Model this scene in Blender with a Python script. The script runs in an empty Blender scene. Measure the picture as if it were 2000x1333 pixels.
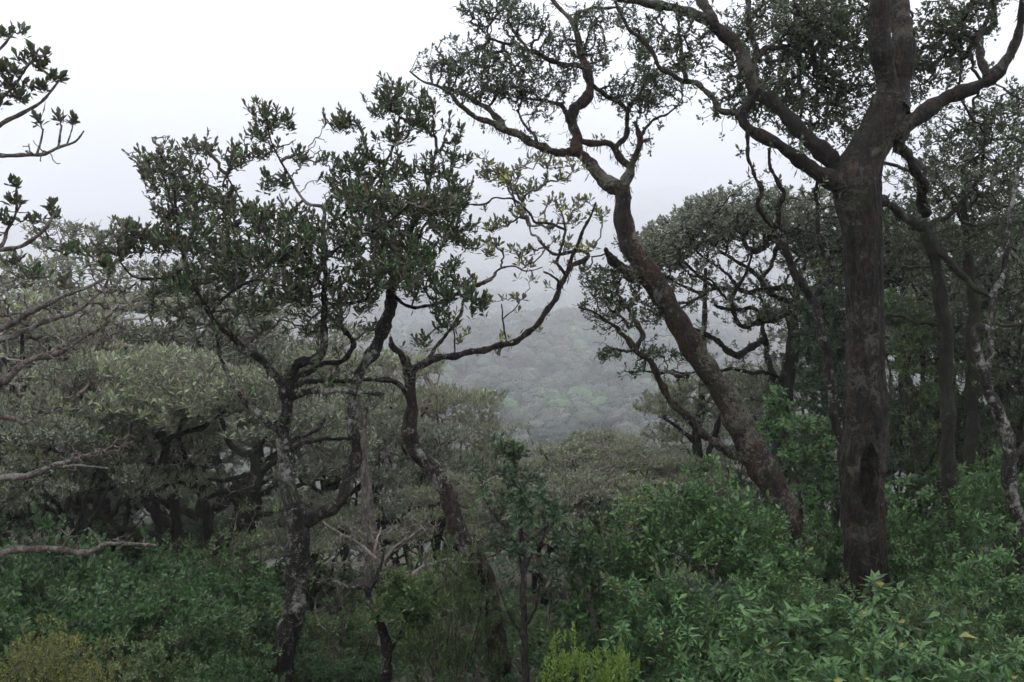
import bpy, math, random
import numpy as np
from mathutils import Vector, Matrix

# ------------------------------------------------------------------ camera, sky, sun, exposure
S = bpy.context.scene
COL = S.collection
F = 1778.0                                   # focal length in pixels of the 2000 px wide photograph
cam_d = bpy.data.cameras.new('camera'); cam_d.lens = 32.0; cam_d.sensor_width = 36.0
cam_d.clip_start = 0.1; cam_d.clip_end = 9000
cam = bpy.data.objects.new('camera', cam_d); COL.objects.link(cam)
cam.location = (0, 0, 0); cam.rotation_euler = (math.radians(90), 0, 0)
S.camera = cam

SUN_EL, SUN_AZ = math.radians(52), math.radians(-35)
W = bpy.data.worlds.new('World'); S.world = W; W.use_nodes = True
nt = W.node_tree; nt.nodes.clear()
o = nt.nodes.new('ShaderNodeOutputWorld'); bg = nt.nodes.new('ShaderNodeBackground')
sky = nt.nodes.new('ShaderNodeTexSky'); sky.sky_type = 'NISHITA'; sky.sun_disc = False
sky.sun_elevation = SUN_EL; sky.sun_rotation = SUN_AZ
sky.altitude = 2000; sky.air_density = 1.0; sky.dust_density = 6.0; sky.ozone_density = 1.0
mix = nt.nodes.new('ShaderNodeMix'); mix.data_type = 'RGBA'
mix.inputs[0].default_value = 0.82                       # thick white cloud deck over the blue
mix.inputs[7].default_value = (11.2, 11.4, 12.1, 1)
nt.links.new(sky.outputs[0], mix.inputs[6]); nt.links.new(mix.outputs[2], bg.inputs[0])
bg.inputs[1].default_value = 0.15
nt.links.new(bg.outputs[0], o.inputs[0])
sd = bpy.data.lights.new('sun', 'SUN'); sd.energy = 0.6; sd.angle = math.radians(40); sd.color = (1, 0.97, 0.92)
sun = bpy.data.objects.new('sun', sd); COL.objects.link(sun)
sv = Vector((math.sin(SUN_AZ) * math.cos(SUN_EL), math.cos(SUN_AZ) * math.cos(SUN_EL), math.sin(SUN_EL)))
sun.rotation_euler = sv.to_track_quat('Z', 'Y').to_euler()
sun.location = (-20, 20, 60)
vs = S.view_settings
vs.view_transform = 'Standard'; vs.look = 'None'; vs.gamma = 1; vs.use_curve_mapping = False; vs.exposure = 0.72
cy = S.cycles
cy.max_bounces = 8; cy.diffuse_bounces = 3; cy.glossy_bounces = 2; cy.transmission_bounces = 4
cy.volume_bounces = 3; cy.transparent_max_bounces = 8; cy.use_denoising = True; cy.denoising_prefilter = 'ACCURATE'
HAZE = 0.00095

# ------------------------------------------------------------------ helpers
rng = np.random.default_rng(7)
def nrm(v): return v / np.maximum(np.linalg.norm(v, axis=-1, keepdims=True), 1e-9)
def at(px, py, d): return np.array([(px - 1000) / F * d, d, (666.5 - py) / F * d])

HY = [-60, 0, 12, 20, 35, 50, 70, 95, 130, 180, 260, 400, 600, 890, 1160, 1700, 2350, 3300, 4700]
HZ = [0, -1.7, -4.0, -5.6, -8.2, -11.2, -17, -31, -37, -29, -30, -30, -21, 4, 32, 110, 208, 425, 760]
def terrain(x, y):
    x = np.asarray(x, float); y = np.asarray(y, float)
    z = np.interp(y, HY, HZ)
    near = np.clip(1 - (y - 40) / 40, 0, 1)
    z = z + near * 0.09 * np.clip(x, -14, 25) * np.clip(y / 10, 0.2, 1)
    far = np.clip((y - 120) / 500, 0, 1)
    z = z + far * (22 * np.sin(x * 0.006 + y * 0.002 + 0.8) + 9 * np.sin(x * 0.019 - y * 0.010)) + np.clip((y - 120) / 200, 0, 1) * (2.6 * np.sin(x * 0.05 + y * 0.035) + 2 * np.sin(x * 0.09 - y * 0.06)) + far * 0.03 * x
    z = z + 0.12 * np.sin(x * 1.3 + y * 0.7) + 0.1 * np.sin(x * 0.6 - y * 1.7)
    return z

class MB:
    def __init__(s): s.v = []; s.f = {3: [], 4: []}; s.t = {3: [], 4: []}; s.n = 0
    def add(s, v, f, t=0.5):
        f = np.asarray(f); k = f.shape[1]
        s.v.append(np.asarray(v, float).reshape(-1, 3)); s.f[k].append(f + s.n)
        s.t[k].append(np.broadcast_to(np.asarray(t, float), (len(f),)).copy()); s.n += len(s.v[-1])
    def mesh(s, name, mat, smooth=True, base=(0, 0, 0)):
        me = bpy.data.meshes.new(name)
        v = np.concatenate(s.v) - np.asarray(base)
        me.vertices.add(len(v)); me.vertices.foreach_set('co', v.astype(np.float32).ravel())
        idx = []; tot = []; tint = []
        for k in (3, 4):
            if s.f[k]:
                a = np.concatenate(s.f[k]); idx.append(a.ravel()); tot.append(np.full(len(a), k)); tint.append(np.concatenate(s.t[k]))
        idx = np.concatenate(idx).astype(np.int32); tot = np.concatenate(tot).astype(np.int32); tint = np.concatenate(tint)
        me.loops.add(len(idx)); me.loops.foreach_set('vertex_index', idx)
        me.polygons.add(len(tot))
        st = np.concatenate([[0], np.cumsum(tot)[:-1]]).astype(np.int32)
        me.polygons.foreach_set('loop_start', st); me.polygons.foreach_set('loop_total', tot)
        me.polygons.foreach_set('use_smooth', np.full(len(tot), smooth))
        at_ = me.attributes.new('tint', 'FLOAT', 'FACE'); at_.data.foreach_set('value', tint.astype(np.float32))
        me.update(calc_edges=True)
        me.materials.append(mat)
        return me
    def build(s, name, mat, parent=None, smooth=True, base=(0, 0, 0), kind=None):
        ob = bpy.data.objects.new(name, s.mesh(name, mat, smooth, base)); COL.objects.link(ob)
        if parent is not None: ob.parent = parent
        if kind: ob['kind'] = kind
        return ob

def tag(o, label=None, cat=None, group=None, kind=None):
    if label: o['label'] = label
    if cat: o['category'] = cat
    if group: o['group'] = group
    if kind: o['kind'] = kind
def empty(name, loc):
    e = bpy.data.objects.new(name, None); COL.objects.link(e); e.location = loc; e.empty_display_size = 0.3
    return e
def copy_tree(o, parent=None):
    c = o.copy(); COL.objects.link(c); c.parent = parent
    for ch in KIDS.get(o.name, []):
        copy_tree(ch, c)
    return c
KIDS = {}
def kid(root, ob): KIDS.setdefault(root.name, []).append(ob); return ob

# ------------------------------------------------------------------ materials
def new_mat(name):
    m = bpy.data.materials.new(name); m.use_nodes = True
    n = m.node_tree; b = n.nodes['Principled BSDF']
    return m, n, b
def noise(n, scale, detail=4, co=None, rough=0.55):
    t = n.nodes.new('ShaderNodeTexNoise'); t.inputs['Scale'].default_value = scale; t.inputs['Detail'].default_value = detail
    t.inputs['Roughness'].default_value = rough
    if co: n.links.new(co, t.inputs['Vector'])
    return t
def ramp(n, src, p0, p1):
    r = n.nodes.new('ShaderNodeMapRange'); r.inputs[1].default_value = p0; r.inputs[2].default_value = p1
    n.links.new(src, r.inputs[0]); return r
def mixc(n, f, a, b):
    m = n.nodes.new('ShaderNodeMix'); m.data_type = 'RGBA'
    for k, x in ((0, f), (6, a), (7, b)):
        if isinstance(x, (int, float)): m.inputs[k].default_value = x
        elif isinstance(x, tuple): m.inputs[k].default_value = (*x, 1)
        else: n.links.new(x, m.inputs[k])
    return m.outputs[2]
def bark(name, c1, c2, moss=0.4, lichen=0.3, mossc=(0.045, 0.055, 0.02), lichc=(0.32, 0.31, 0.28), scale=1.0, red=0.0):
    m, n, b = new_mat(name)
    co = n.nodes.new('ShaderNodeTexCoord').outputs['Object']
    mp = n.nodes.new('ShaderNodeMapping'); mp.inputs['Scale'].default_value = (1, 1, 0.4); n.links.new(co, mp.inputs[0])
    a = noise(n, 34 * scale, 8, mp.outputs[0], 0.75); a3 = noise(n, 11 * scale, 6, mp.outputs[0], 0.7)
    c = mixc(n, ramp(n, a.outputs[0], 0.40, 0.64).outputs[0], c1, c2)
    c = mixc(n, ramp(n, a3.outputs[0], 0.44, 0.56).outputs[0], c1, c)
    if red > 0:
        r_ = noise(n, 6 * scale, 8, mp.outputs[0], 0.75)
        c = mixc(n, ramp(n, r_.outputs[0], 0.60 - 0.15 * red, 0.72).outputs[0], c, (0.095, 0.046, 0.024))
    big = noise(n, 1.7 * scale, 3, co, 0.5)
    for sc, th, cc in ((7, 0.0, lichc), (26, 0.015, tuple(x * .8 for x in lichc))):
        l = noise(n, sc * scale, 9, co, 0.8); l.inputs['Distortion'].default_value = .6
        ad = n.nodes.new('ShaderNodeMath'); ad.operation = 'MULTIPLY_ADD'; ad.inputs[1].default_value = .55
        n.links.new(big.outputs[0], ad.inputs[0]); n.links.new(l.outputs[0], ad.inputs[2])
        c = mixc(n, ramp(n, ad.outputs[0], 0.945 - 0.17 * lichen + th, 1.01 - 0.17 * lichen + th).outputs[0], c, cc)
    ms = noise(n, 3.5 * scale, 9, co, 0.75)
    c = mixc(n, ramp(n, ms.outputs[0], 0.66 - 0.3 * moss, 0.78 - 0.3 * moss).outputs[0], c, mossc)
    n.links.new(c, b.inputs['Base Color'])
    rr = ramp(n, a3.outputs[0], .35, .65); n.nodes[-1].inputs[3].default_value = .45; n.nodes[-1].inputs[4].default_value = .9; n.links.new(rr.outputs[0], b.inputs['Roughness'])
    b.inputs['Specular IOR Level'].default_value = 0.22
    ah = n.nodes.new('ShaderNodeMath'); ah.operation = 'ADD'; n.links.new(a.outputs[0], ah.inputs[0]); n.links.new(a3.outputs[0], ah.inputs[1])
    bp = n.nodes.new('ShaderNodeBump'); bp.inputs['Strength'].default_value = 1.0; bp.inputs['Distance'].default_value = 0.045
    n.links.new(ah.outputs[0], bp.inputs['Height']); n.links.new(bp.outputs[0], b.inputs['Normal'])
    return m
def leafm(name, c1, c2, under, rough=0.42, odd=None, oddp=0.03, tr=0.25, spec=0.5):
    m, n, b = new_mat(name)
    at_ = n.nodes.new('ShaderNodeAttribute'); at_.attribute_name = 'tint'
    oi = n.nodes.new('ShaderNodeObjectInfo')
    c = mixc(n, at_.outputs['Fac'], c1, c2)
    if odd:
        c = mixc(n, ramp(n, at_.outputs['Fac'], 1 - oddp, 1 - oddp + 0.004).outputs[0], c, odd)
    hs = n.nodes.new('ShaderNodeHueSaturation')
    n.links.new(ramp(n, oi.outputs['Random'], 0, 1).outputs[0], hs.inputs['Value'])
    n.nodes[-1].inputs[3].default_value = 0.85; n.nodes[-1].inputs[4].default_value = 1.15
    n.links.new(c, hs.inputs['Color']); c = hs.outputs[0]
    g = n.nodes.new('ShaderNodeNewGeometry')
    c = mixc(n, g.outputs['Backfacing'], c, under)
    n.links.new(c, b.inputs['Base Color']); b.inputs['Roughness'].default_value = rough
    b.inputs['Specular IOR Level'].default_value = spec
    t = n.nodes.new('ShaderNodeBsdfTranslucent'); n.links.new(c, t.inputs[0])
    mx = n.nodes.new('ShaderNodeMixShader'); mx.inputs[0].default_value = tr
    n.links.new(b.outputs[0], mx.inputs[1]); n.links.new(t.outputs[0], mx.inputs[2])
    n.links.new(mx.outputs[0], n.nodes['Material Output'].inputs[0])
    return m

M = dict(
    bark_big=bark('wet_dark_bark', (0.005, 0.004, 0.0035), (0.056, 0.038, 0.025), 0.4, 0.66, mossc=(0.022, 0.026, 0.012), lichc=(0.085, 0.078, 0.06), red=0.2),
    bark_lean=bark('mottled_bark', (0.008, 0.006, 0.005), (0.07, 0.048, 0.036), 0.5, 0.75, mossc=(0.026, 0.031, 0.012), lichc=(0.20, 0.18, 0.145), red=0.9),
    bark_left=bark('lichened_bark', (0.009, 0.007, 0.006), (0.062, 0.047, 0.039), 0.45, 0.72, mossc=(0.025, 0.029, 0.012)),
    bark_red=bark('reddish_bark', (0.016, 0.011, 0.009), (0.10, 0.066, 0.054), 0.25, 0.6),
    bark_mossy=bark('mossy_bark', (0.012, 0.009, 0.008), (0.042, 0.032, 0.026), 0.75, 0.2, mossc=(0.026, 0.030, 0.014)),
    bough=bark('pale_bough_bark', (0.10, 0.078, 0.065), (0.40, 0.34, 0.30), 0.2, 0.6),
    twig=bark('grey_twig', (0.10, 0.08, 0.07), (0.36, 0.31, 0.28), 0.15, 0.4),
    twig_dark=bark('dark_twig', (0.025, 0.02, 0.018), (0.10, 0.08, 0.07), 0.3, 0.4),
    twig_pale=bark('pale_twig', (0.26, 0.21, 0.18), (0.55, 0.48, 0.43), 0.05, 0.5),
    stem=bark('green_stem', (0.05, 0.045, 0.03), (0.10, 0.09, 0.05), 0.2, 0.0),
    moss=leafm('hanging_moss', (0.05, 0.05, 0.028), (0.10, 0.10, 0.06), (0.06, 0.06, 0.035), 0.9, tr=0.3, spec=0.1),
    leaf_dark=leafm('dark_leathery_leaf', (0.014, 0.045, 0.016), (0.10, 0.185, 0.062), (0.10, 0.10, 0.06), 0.36, (0.22, 0.07, 0.03), 0.006),
    leaf_pale=leafm('pale_olive_leaf', (0.06, 0.09, 0.045), (0.34, 0.39, 0.25), (0.24, 0.24, 0.17), 0.33, (0.26, 0.30, 0.10), 0.04),
    leaf_yellow=leafm('yellow_green_leaf', (0.07, 0.10, 0.05), (0.16, 0.19, 0.09), (0.16, 0.16, 0.08), 0.4, (0.38, 0.42, 0.10), 0.22),
    leaf_small=leafm('small_round_leaf', (0.018, 0.042, 0.020), (0.095, 0.145, 0.072), (0.09, 0.11, 0.06), 0.4, (0.20, 0.24, 0.09), 0.03),
    leaf_grey=leafm('grey_green_leaf', (0.038, 0.06, 0.032), (0.25, 0.29, 0.19), (0.17, 0.175, 0.12), 0.3),
    leaf_shrub=leafm('bright_shrub_leaf', (0.018, 0.06, 0.015), (0.12, 0.235, 0.07), (0.085, 0.14, 0.06), 0.42, (0.38, 0.28, 0.06), 0.003, tr=0.3, spec=.4),
    leaf_teal=leafm('teal_shrub_leaf', (0.016, 0.055, 0.018), (0.085, 0.18, 0.05), (0.08, 0.13, 0.06), 0.4, tr=0.25, spec=.4),
    leaf_olive=leafm('olive_shrub_leaf', (0.026, 0.060, 0.018), (0.14, 0.215, 0.07), (0.11, 0.15, 0.06), 0.38, (0.24, 0.16, 0.05), 0.006),
    leaf_lime=leafm('lime_green_leaf', (0.10, 0.19, 0.03), (0.22, 0.33, 0.06), (0.18, 0.26, 0.06), 0.45, tr=0.3),
    leaf_gold=leafm('golden_shrub_leaf', (0.10, 0.14, 0.03), (0.27, 0.29, 0.065), (0.17, 0.18, 0.06), 0.5, (0.38, 0.33, 0.07), 0.03),
    leaf_sap=leafm('blue_green_leaf', (0.018, 0.046, 0.020), (0.065, 0.12, 0.048), (0.08, 0.10, 0.06), 0.3),
    leaf_far=leafm('far_canopy_leaf', (0.05, 0.062, 0.04), (0.12, 0.15, 0.075), (0.07, 0.08, 0.05), 0.6, tr=0.2),
)
# ground: leaf litter, soil and moss
gm, n, b = new_mat('forest_floor')
co = n.nodes.new('ShaderNodeTexCoord').outputs['Object']
a1 = noise(n, 6, 8, co, 0.75); a2 = noise(n, 0.7, 5, co)
c = mixc(n, ramp(n, a1.outputs[0], 0.35, 0.68).outputs[0], (0.022, 0.017, 0.012), (0.09, 0.065, 0.04))
c = mixc(n, ramp(n, a2.outputs[0], 0.45, 0.6).outputs[0], c, (0.03, 0.045, 0.018))
n.links.new(c, b.inputs['Base Color']); b.inputs['Roughness'].default_value = 0.9
bp = n.nodes.new('ShaderNodeBump'); bp.inputs['Distance'].default_value = 0.05; n.links.new(a1.outputs[0], bp.inputs['Height']); n.links.new(bp.outputs[0], b.inputs['Normal'])
M['ground'] = gm

# ------------------------------------------------------------------ terrain
xs = np.concatenate([-np.geomspace(2080, 14, 60), np.linspace(-13, 13, 66), np.geomspace(14, 2080, 60)])
ys = np.concatenate([np.linspace(-55, -2, 12), np.linspace(-1, 30, 80), np.geomspace(31, 4560, 180)])
X, Y = np.meshgrid(xs, ys)
V = np.stack([X, Y, terrain(X, Y)], -1).reshape(-1, 3)
ii = np.arange(len(ys) - 1)[:, None] * len(xs) + np.arange(len(xs) - 1)[None]
Q = np.stack([ii, ii + 1, ii + 1 + len(xs), ii + len(xs)], -1).reshape(-1, 4)
g = MB(); g.add(V, Q); tag(g.build('ground', M['ground']), 'forest floor sloping down into the valley', kind='structure')

# ------------------------------------------------------------------ tubes, twigs and leaves
def frames(P):
    T = np.gradient(P, axis=0); T = nrm(T)
    u = np.cross(T[0], [0.3, 0.9, 0.2]); u = nrm(u)
    U = [u]
    for i in range(1, len(P)):
        u = U[-1] - T[i] * np.dot(U[-1], T[i]); U.append(nrm(u))
    U = np.array(U); return T, U, np.cross(T, U)
def catmull(P, step):
    P = np.asarray(P, float)
    A = np.vstack([2 * P[0] - P[1], P, 2 * P[-1] - P[-2]]); out = []
    for i in range(1, len(A) - 2):
        L = np.linalg.norm(A[i + 1][:3] - A[i][:3]); k = max(2, int(math.ceil(L / step)))
        t = np.linspace(0, 1, k, endpoint=False)[:, None]
        out.append(0.5 * ((2 * A[i]) + (A[i + 1] - A[i - 1]) * t + (2 * A[i - 1] - 5 * A[i] + 4 * A[i + 1] - A[i + 2]) * t ** 2 + (-A[i - 1] + 3 * A[i] - 3 * A[i + 1] + A[i + 2]) * t ** 3))
    out.append(P[-1:]); return np.vstack(out)
def lump(P, sc, seed):
    s = seed * 1.7
    return (np.sin(P[..., 0] * sc + s + 1.3 * np.sin(P[..., 2] * sc * 0.8 + s)) + np.sin(P[..., 1] * sc * 1.1 - s + 1.7 * np.sin(P[..., 0] * sc * 0.6)) + np.sin(P[..., 2] * sc * 0.9 + 2 * s + 1.1 * np.sin(P[..., 1] * sc))) / 3
def tube(mb, P, R, sides, rough=0.12, seed=0, hollow=None):
    P = np.asarray(P); R = np.maximum(np.asarray(R), 0.0012)
    T, U, Vv = frames(P)
    a = np.linspace(0, 2 * np.pi, sides, endpoint=False)
    D = U[:, None] * np.cos(a)[None, :, None] + Vv[:, None] * np.sin(a)[None, :, None]
    base = P[:, None] + D * R[:, None, None]
    rr = R[:, None] * (1 + rough * lump(base, 1.1 / max(R.mean(), 0.01) * 0.8, seed) + rough * 0.6 * lump(base, 3.1 / max(R.mean(), 0.01) * 0.8, seed + 3))
    if sides >= 20:
        sl = np.concatenate([[0], np.cumsum(np.linalg.norm(np.diff(P, axis=0), axis=1))])[:, None]; an = a[None]
        rg = np.sin(an * 9 + 1.3 * np.sin(sl * 5) + seed) + .8 * np.sin(an * 17 + 1.9 * np.sin(sl * 7 + an * 2)) + .6 * np.sin(an * 5 - sl * 23 + 2 * np.sin(an * 3))
        rr = rr * (1 + .022 * rg + .012 * np.sign(np.sin(an * 13 + sl * 31)) * (np.sin(sl * 47 + an * 7) > .4))
    v = P[:, None] + D * rr[..., None]
    if hollow is not None:
        hc, hw, hh, dep = hollow
        q = ((v[..., 0] - hc[0]) / hw) ** 2 + ((v[..., 2] - hc[2]) / hh) ** 2
        front = (D[..., 1] < 0)
        k = np.where(front, np.clip(1.15 - q, 0, 0.5) / 0.5, 0) ** 0.7
        rim = np.where(front, np.exp(-((q - 1.5) / 0.5) ** 2), 0)
        v = v + np.array([0, 1, 0]) * (k * dep)[..., None] + D * (rim * 0.018)[..., None]
    n = len(P); i = np.arange(n - 1)[:, None] * sides; j = np.arange(sides)[None]; j2 = (j + 1) % sides
    q = np.stack([i + j, i + j2, i + sides + j2, i + sides + j], -1).reshape(-1, 4)
    mb.add(v.reshape(-1, 3), q)
    # end caps
    for e, idx in ((0, 0), (1, n - 1)):
        c = P[idx] + (T[idx] if e else -T[idx]) * R[idx] * 0.5
        ring = v[idx]; f = np.stack([np.arange(sides), (np.arange(sides) + 1) % sides, np.full(sides, sides)], -1)
        if not e: f = f[:, ::-1]
        mb.add(np.vstack([ring, c]), f)

def tubes_batch(mb, P, R, sides=4):
    """P (N,K,3), R (N,K)"""
    N, K, _ = P.shape
    T = np.gradient(P, axis=1); T = nrm(T)
    ref = nrm(rng.normal(size=(N, 1, 3))); U = nrm(np.cross(T, ref)); Vv = np.cross(T, U)
    a = np.linspace(0, 2 * np.pi, sides, endpoint=False)
    D = U[:, :, None] * np.cos(a)[:, None] + Vv[:, :, None] * np.sin(a)[:, None]
    v = P[:, :, None] + D * R[:, :, None, None]
    i = (np.arange(N)[:, None, None] * K + np.arange(K - 1)[None, :, None]) * sides
    j = np.arange(sides)[None, None]; j2 = (j + 1) % sides
    q = np.stack([i + j, i + j2, i + sides + j2, i + sides + j], -1).reshape(-1, 4)
    mb.add(v.reshape(-1, 3), q)

LEAFV = {  # (along, across, up) templates, 4 triangles
    'oval': np.array([[0, 0, 0], [0.55, 1, 0.05], [0.55, 0, -0.03], [0.55, -1, 0.05], [1, 0, -0.02]]),
    'obov': np.array([[0, 0, 0], [0.66, 1, 0.08], [0.6, 0, -0.02], [0.66, -1, 0.08], [1, 0, 0.0]]),
    'lance': np.array([[0, 0, 0], [0.42, 1, 0.06], [0.45, 0, 0.0], [0.42, -1, 0.06], [1, 0, -0.16]]),
}
LF = np.array([[0, 2, 1], [1, 2, 4], [0, 3, 2], [2, 3, 4]])
LF2 = np.array([[0, 1, 2, 3]])
def leaf_mesh(mb, pos, d, nn, L, Wd, shape='obov', tint=None, lod=False):
    s = np.cross(nn, d); N = len(pos)
    if lod:
        t = np.array([[0, 0, 0], [0.55, -1, 0.04], [1, 0, 0], [0.55, 1, 0.04]]); f = LF2
    else:
        t = LEAFV[shape]; f = LF
    v = pos[:, None] + d[:, None] * (t[None, :, :1] * L[:, None, None]) + s[:, None] * (t[None, :, 1:2] * Wd[:, None, None] * 0.5) + nn[:, None] * (t[None, :, 2:] * L[:, None, None])
    ff = (f[None] + np.arange(N)[:, None, None] * len(t)).reshape(-1, f.shape[1])
    if tint is None: tint = rng.random(N)
    mb.add(v.reshape(-1, 3), ff, np.repeat(tint, len(f)))
def whorl(T, U, n, L, spread=(20, 80), ratio=0.38, back=0.12, droop=0.0, lvar=0.25):
    """leaves round each tip: arrays pos, dir, normal, length, width, tint"""
    N = len(T); k = n
    az = rng.random((N, 1)) * 6.28 + np.arange(k)[None] * 2.4 + rng.normal(size=(N, k)) * 0.25
    th = np.radians(np.linspace(spread[0], spread[1], k)[None] + rng.normal(size=(N, k)) * 11)
    A = nrm(np.cross(U, nrm(rng.normal(size=(N, 3))))); B = np.cross(U, A)
    R = A[:, None] * np.cos(az)[..., None] + B[:, None] * np.sin(az)[..., None]
    d = U[:, None] * np.cos(th)[..., None] + R * np.sin(th)[..., None]
    d[..., 2] -= droop * rng.random((N, k)); d = nrm(d)
    up = U[:, None] * np.sin(th)[..., None] - R * np.cos(th)[..., None] + 0.22 * rng.normal(size=(N, k, 3))
    up = nrm(up - d * (up * d).sum(-1, keepdims=True))
    pos = T[:, None] - U[:, None] * (np.linspace(0, 1, k)[None, :, None] * back)
    ln = L * (1 + lvar * (rng.random((N, k)) - 0.6) * 1.6)
    base = np.clip(rng.normal(size=(N, 1)) * 0.22 + 0.42, 0, 1)
    ti = np.clip(base + rng.normal(size=(N, k)) * 0.27, 0, 0.94)
    odd = rng.random((N, k)); ti = np.where(odd > 0.75, 0.94 + (odd - 0.75) * 0.24, ti)
    return pos.reshape(-1, 3), d.reshape(-1, 3), up.reshape(-1, 3), ln.ravel(), (ln * ratio).ravel(), ti.ravel()

class Tree:
    def __init__(s, depth, ws=1.0, wt=None):
        s.depth = depth; s.ws = ws; s.wt = wt or ws; s.bare = []; s.px = []; s.nodes = []; s.nr = []; s.limbs = []
        s.tips = []; s.seed = len(TREES) + 1; TREES.append(s)
    def limb(s, pts, dz=0.0, d0=None, name='branch', sides=10, rough=0.14, wig=0.05, hollow=None, step=None):
        """trace a limb: (px, py, width px); the depth runs from that of the limb it leaves to dz metres beyond"""
        pts = [tuple(p) for p in pts]
        if d0 is None:
            if s.px:
                A = np.array(s.px); k = np.argmin((A[:, 0] - pts[0][0]) ** 2 + (A[:, 1] - pts[0][1]) ** 2); d0 = A[k, 2]
            else: d0 = s.depth
        n = len(pts); P = []
        for i, p in enumerate(pts):
            t = i / (n - 1); d = d0 + dz * t + math.sin(t * 5 + s.seed + len(s.limbs)) * wig * t
            P.append([*at(p[0], p[1], d), p[2] * 0.5 * d / F * (s.wt if name == 'trunk' else s.ws)]); s.px.append((p[0], p[1], d))
        s.limb3(np.array(P), name, sides, rough, hollow, step)
    def limb3(s, P, name='branch', sides=10, rough=0.14, hollow=None, step=None):
        C = catmull(P, step or max(0.03, P[:, 3].mean() * 0.8))
        if sides < 40:
            sl = np.concatenate([[0], np.cumsum(np.linalg.norm(np.diff(C[:, :3], axis=0), axis=1))]); R0 = C[:, 3]
            rm = max(R0.mean(), .012); ph = rng.random(6) * 6.28; k1 = 6.28 / (rm * 11); k2 = 6.28 / (rm * 5.2)
            w1 = np.sin(sl * k1 + ph[0]) + .5 * np.abs(np.sin(sl * k2 + ph[1])); w2 = np.sin(sl * k1 * .83 + ph[2]) - .5 * np.abs(np.sin(sl * k2 * 1.2 + ph[3]))
            Tg, U, Vv = frames(C[:, :3]); fade = np.minimum(1, sl / (rm * 6 + 1e-6)) * (.14 if name == 'trunk' else .26)
            C = C.copy(); C[:, :3] += U * (w1 * R0 * fade)[:, None] + Vv * (w2 * R0 * fade)[:, None]
            C[:, 3] *= 1 + (.07 if name == 'trunk' else .13) * np.sin(sl * k2 * .9 + ph[4]) + .06 * np.sin(sl * k2 * 2.3 + ph[5])
        s.limbs.append((name, C, sides, rough, hollow)); s.nodes.append(C[::max(1, int(0.08 / max(np.linalg.norm(C[1, :3] - C[0, :3]), 0.01))), :])
    def blob(s, px, py, rx, ry, n, dd=0.0, rd=0.8):
        d = s.depth + dd; k = d / F
        s.blob3(at(px, py, d), (rx * k, rd, ry * k), n)
    def blob3(s, c, r, n, clump=5, sig=0.32, shell=0.0):
        m = max(2, n // clump)
        q = nrm(rng.normal(size=(m, 3))) * (rng.random((m, 1)) ** (1 / 3 if shell == 0 else shell))
        p = q[rng.integers(0, m, n)] + rng.normal(size=(n, 3)) * sig
        l = np.linalg.norm(p, axis=1, keepdims=True); p = p / np.maximum(l, 1)
        s.tips.append(np.asarray(c) + p * np.asarray(r)); return s.tips[-1]
    def twigs(s, *a):
        s.blob(*a); s.bare.append(s.tips.pop())
    def sprout(s, n, lo=.08, hi=.35, up=.5, xmin=None):
        N = np.vstack([l[1] for l in s.limbs]); N = N[(N[:, 3] < .05)]
        p = N[rng.integers(0, len(N), n), :3]; q = nrm(rng.normal(size=(n, 3)) + [0, 0, up])
        s.tips.append(p + q * (lo + (hi - lo) * rng.random((n, 1)) ** 1.5))
    def grow(s, up0=0.1, up1=0.7, tipr=0.0028, jit=0.07, K=6, beta=0.42, maxr=0.05, pathw=0.25):
        nodes = np.vstack(s.nodes); P0 = nodes[:, :3]
        tips = np.vstack(s.tips); rng.shuffle(tips)
        bare = np.vstack(s.bare) if s.bare else np.zeros((0, 3)); isb = np.zeros(len(tips), bool)
        if len(bare): tips = np.vstack([tips, bare]); isb = np.concatenate([isb, np.ones(len(bare), bool)])
        # distance to skeleton decides the order
        d = np.array([np.min(np.sum((P0 - t) ** 2, 1)) for t in tips]); so = np.argsort(d); tips = tips[so]; isb = isb[so]
        n0 = len(P0); cap = n0 + len(tips) * (K - 1)
        N = np.zeros((cap, 3)); N[:n0] = P0; path = np.zeros(cap); par = np.full(cap, -1); n = n0
        tang = np.zeros((cap, 3)); ar = np.empty(len(tips), int)
        t = np.linspace(0, 1, K)[:, None]; h0 = t**3 - 2*t**2 + t; h1 = -2*t**3 + 3*t**2; h2 = t**3 - t**2
        jw = np.sin(t * math.pi)
        for i, tp in enumerate(tips):
            dv = tp - N[:n]; ds = np.sqrt((dv * dv).sum(1))
            cost = ds + pathw * path[:n] + 0.25 * np.maximum(0, N[:n, 2] - tp[2])
            k = int(np.argmin(cost)); L = max(ds[k], 0.02); to = dv[k] / L
            a = to * 0.8 + tang[k] * 0.8; a[2] += up0; b_ = to * 0.5; b_[2] += up1
            a = a / np.linalg.norm(a) * L; b_ = b_ / max(np.linalg.norm(b_), 1e-6) * L
            C = N[k] + h1 * (tp - N[k]) + h0 * a + h2 * b_ + jw * rng.normal(size=(K, 3)) * jit * min(L, 0.5)
            N[n:n + K - 1] = C[1:]; par[n] = k; par[n + 1:n + K - 1] = np.arange(n, n + K - 2)
            path[n:n + K - 1] = path[k] + np.linspace(L / K, L, K - 1)
            tg = np.diff(C, axis=0); tang[n:n + K - 1] = tg / np.maximum(np.linalg.norm(tg, axis=1, keepdims=True), 1e-6)
            ar[i] = n; n += K - 1
        cnt = np.zeros(cap)
        last = ar + K - 2; cnt[last] += 1
        for i in range(cap - 1, n0 - 1, -1):
            if par[i] >= 0: cnt[par[i]] += cnt[i]
        R = np.minimum(tipr * np.maximum(cnt, 1) ** beta, maxr)
        idx = ar[:, None] + np.arange(K - 1)[None]
        PP = np.concatenate([N[par[ar]][:, None], N[idx]], 1)
        RR = np.concatenate([R[ar][:, None] * 1.1, R[idx]], 1)
        s.twP, s.twR = PP, RR
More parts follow.
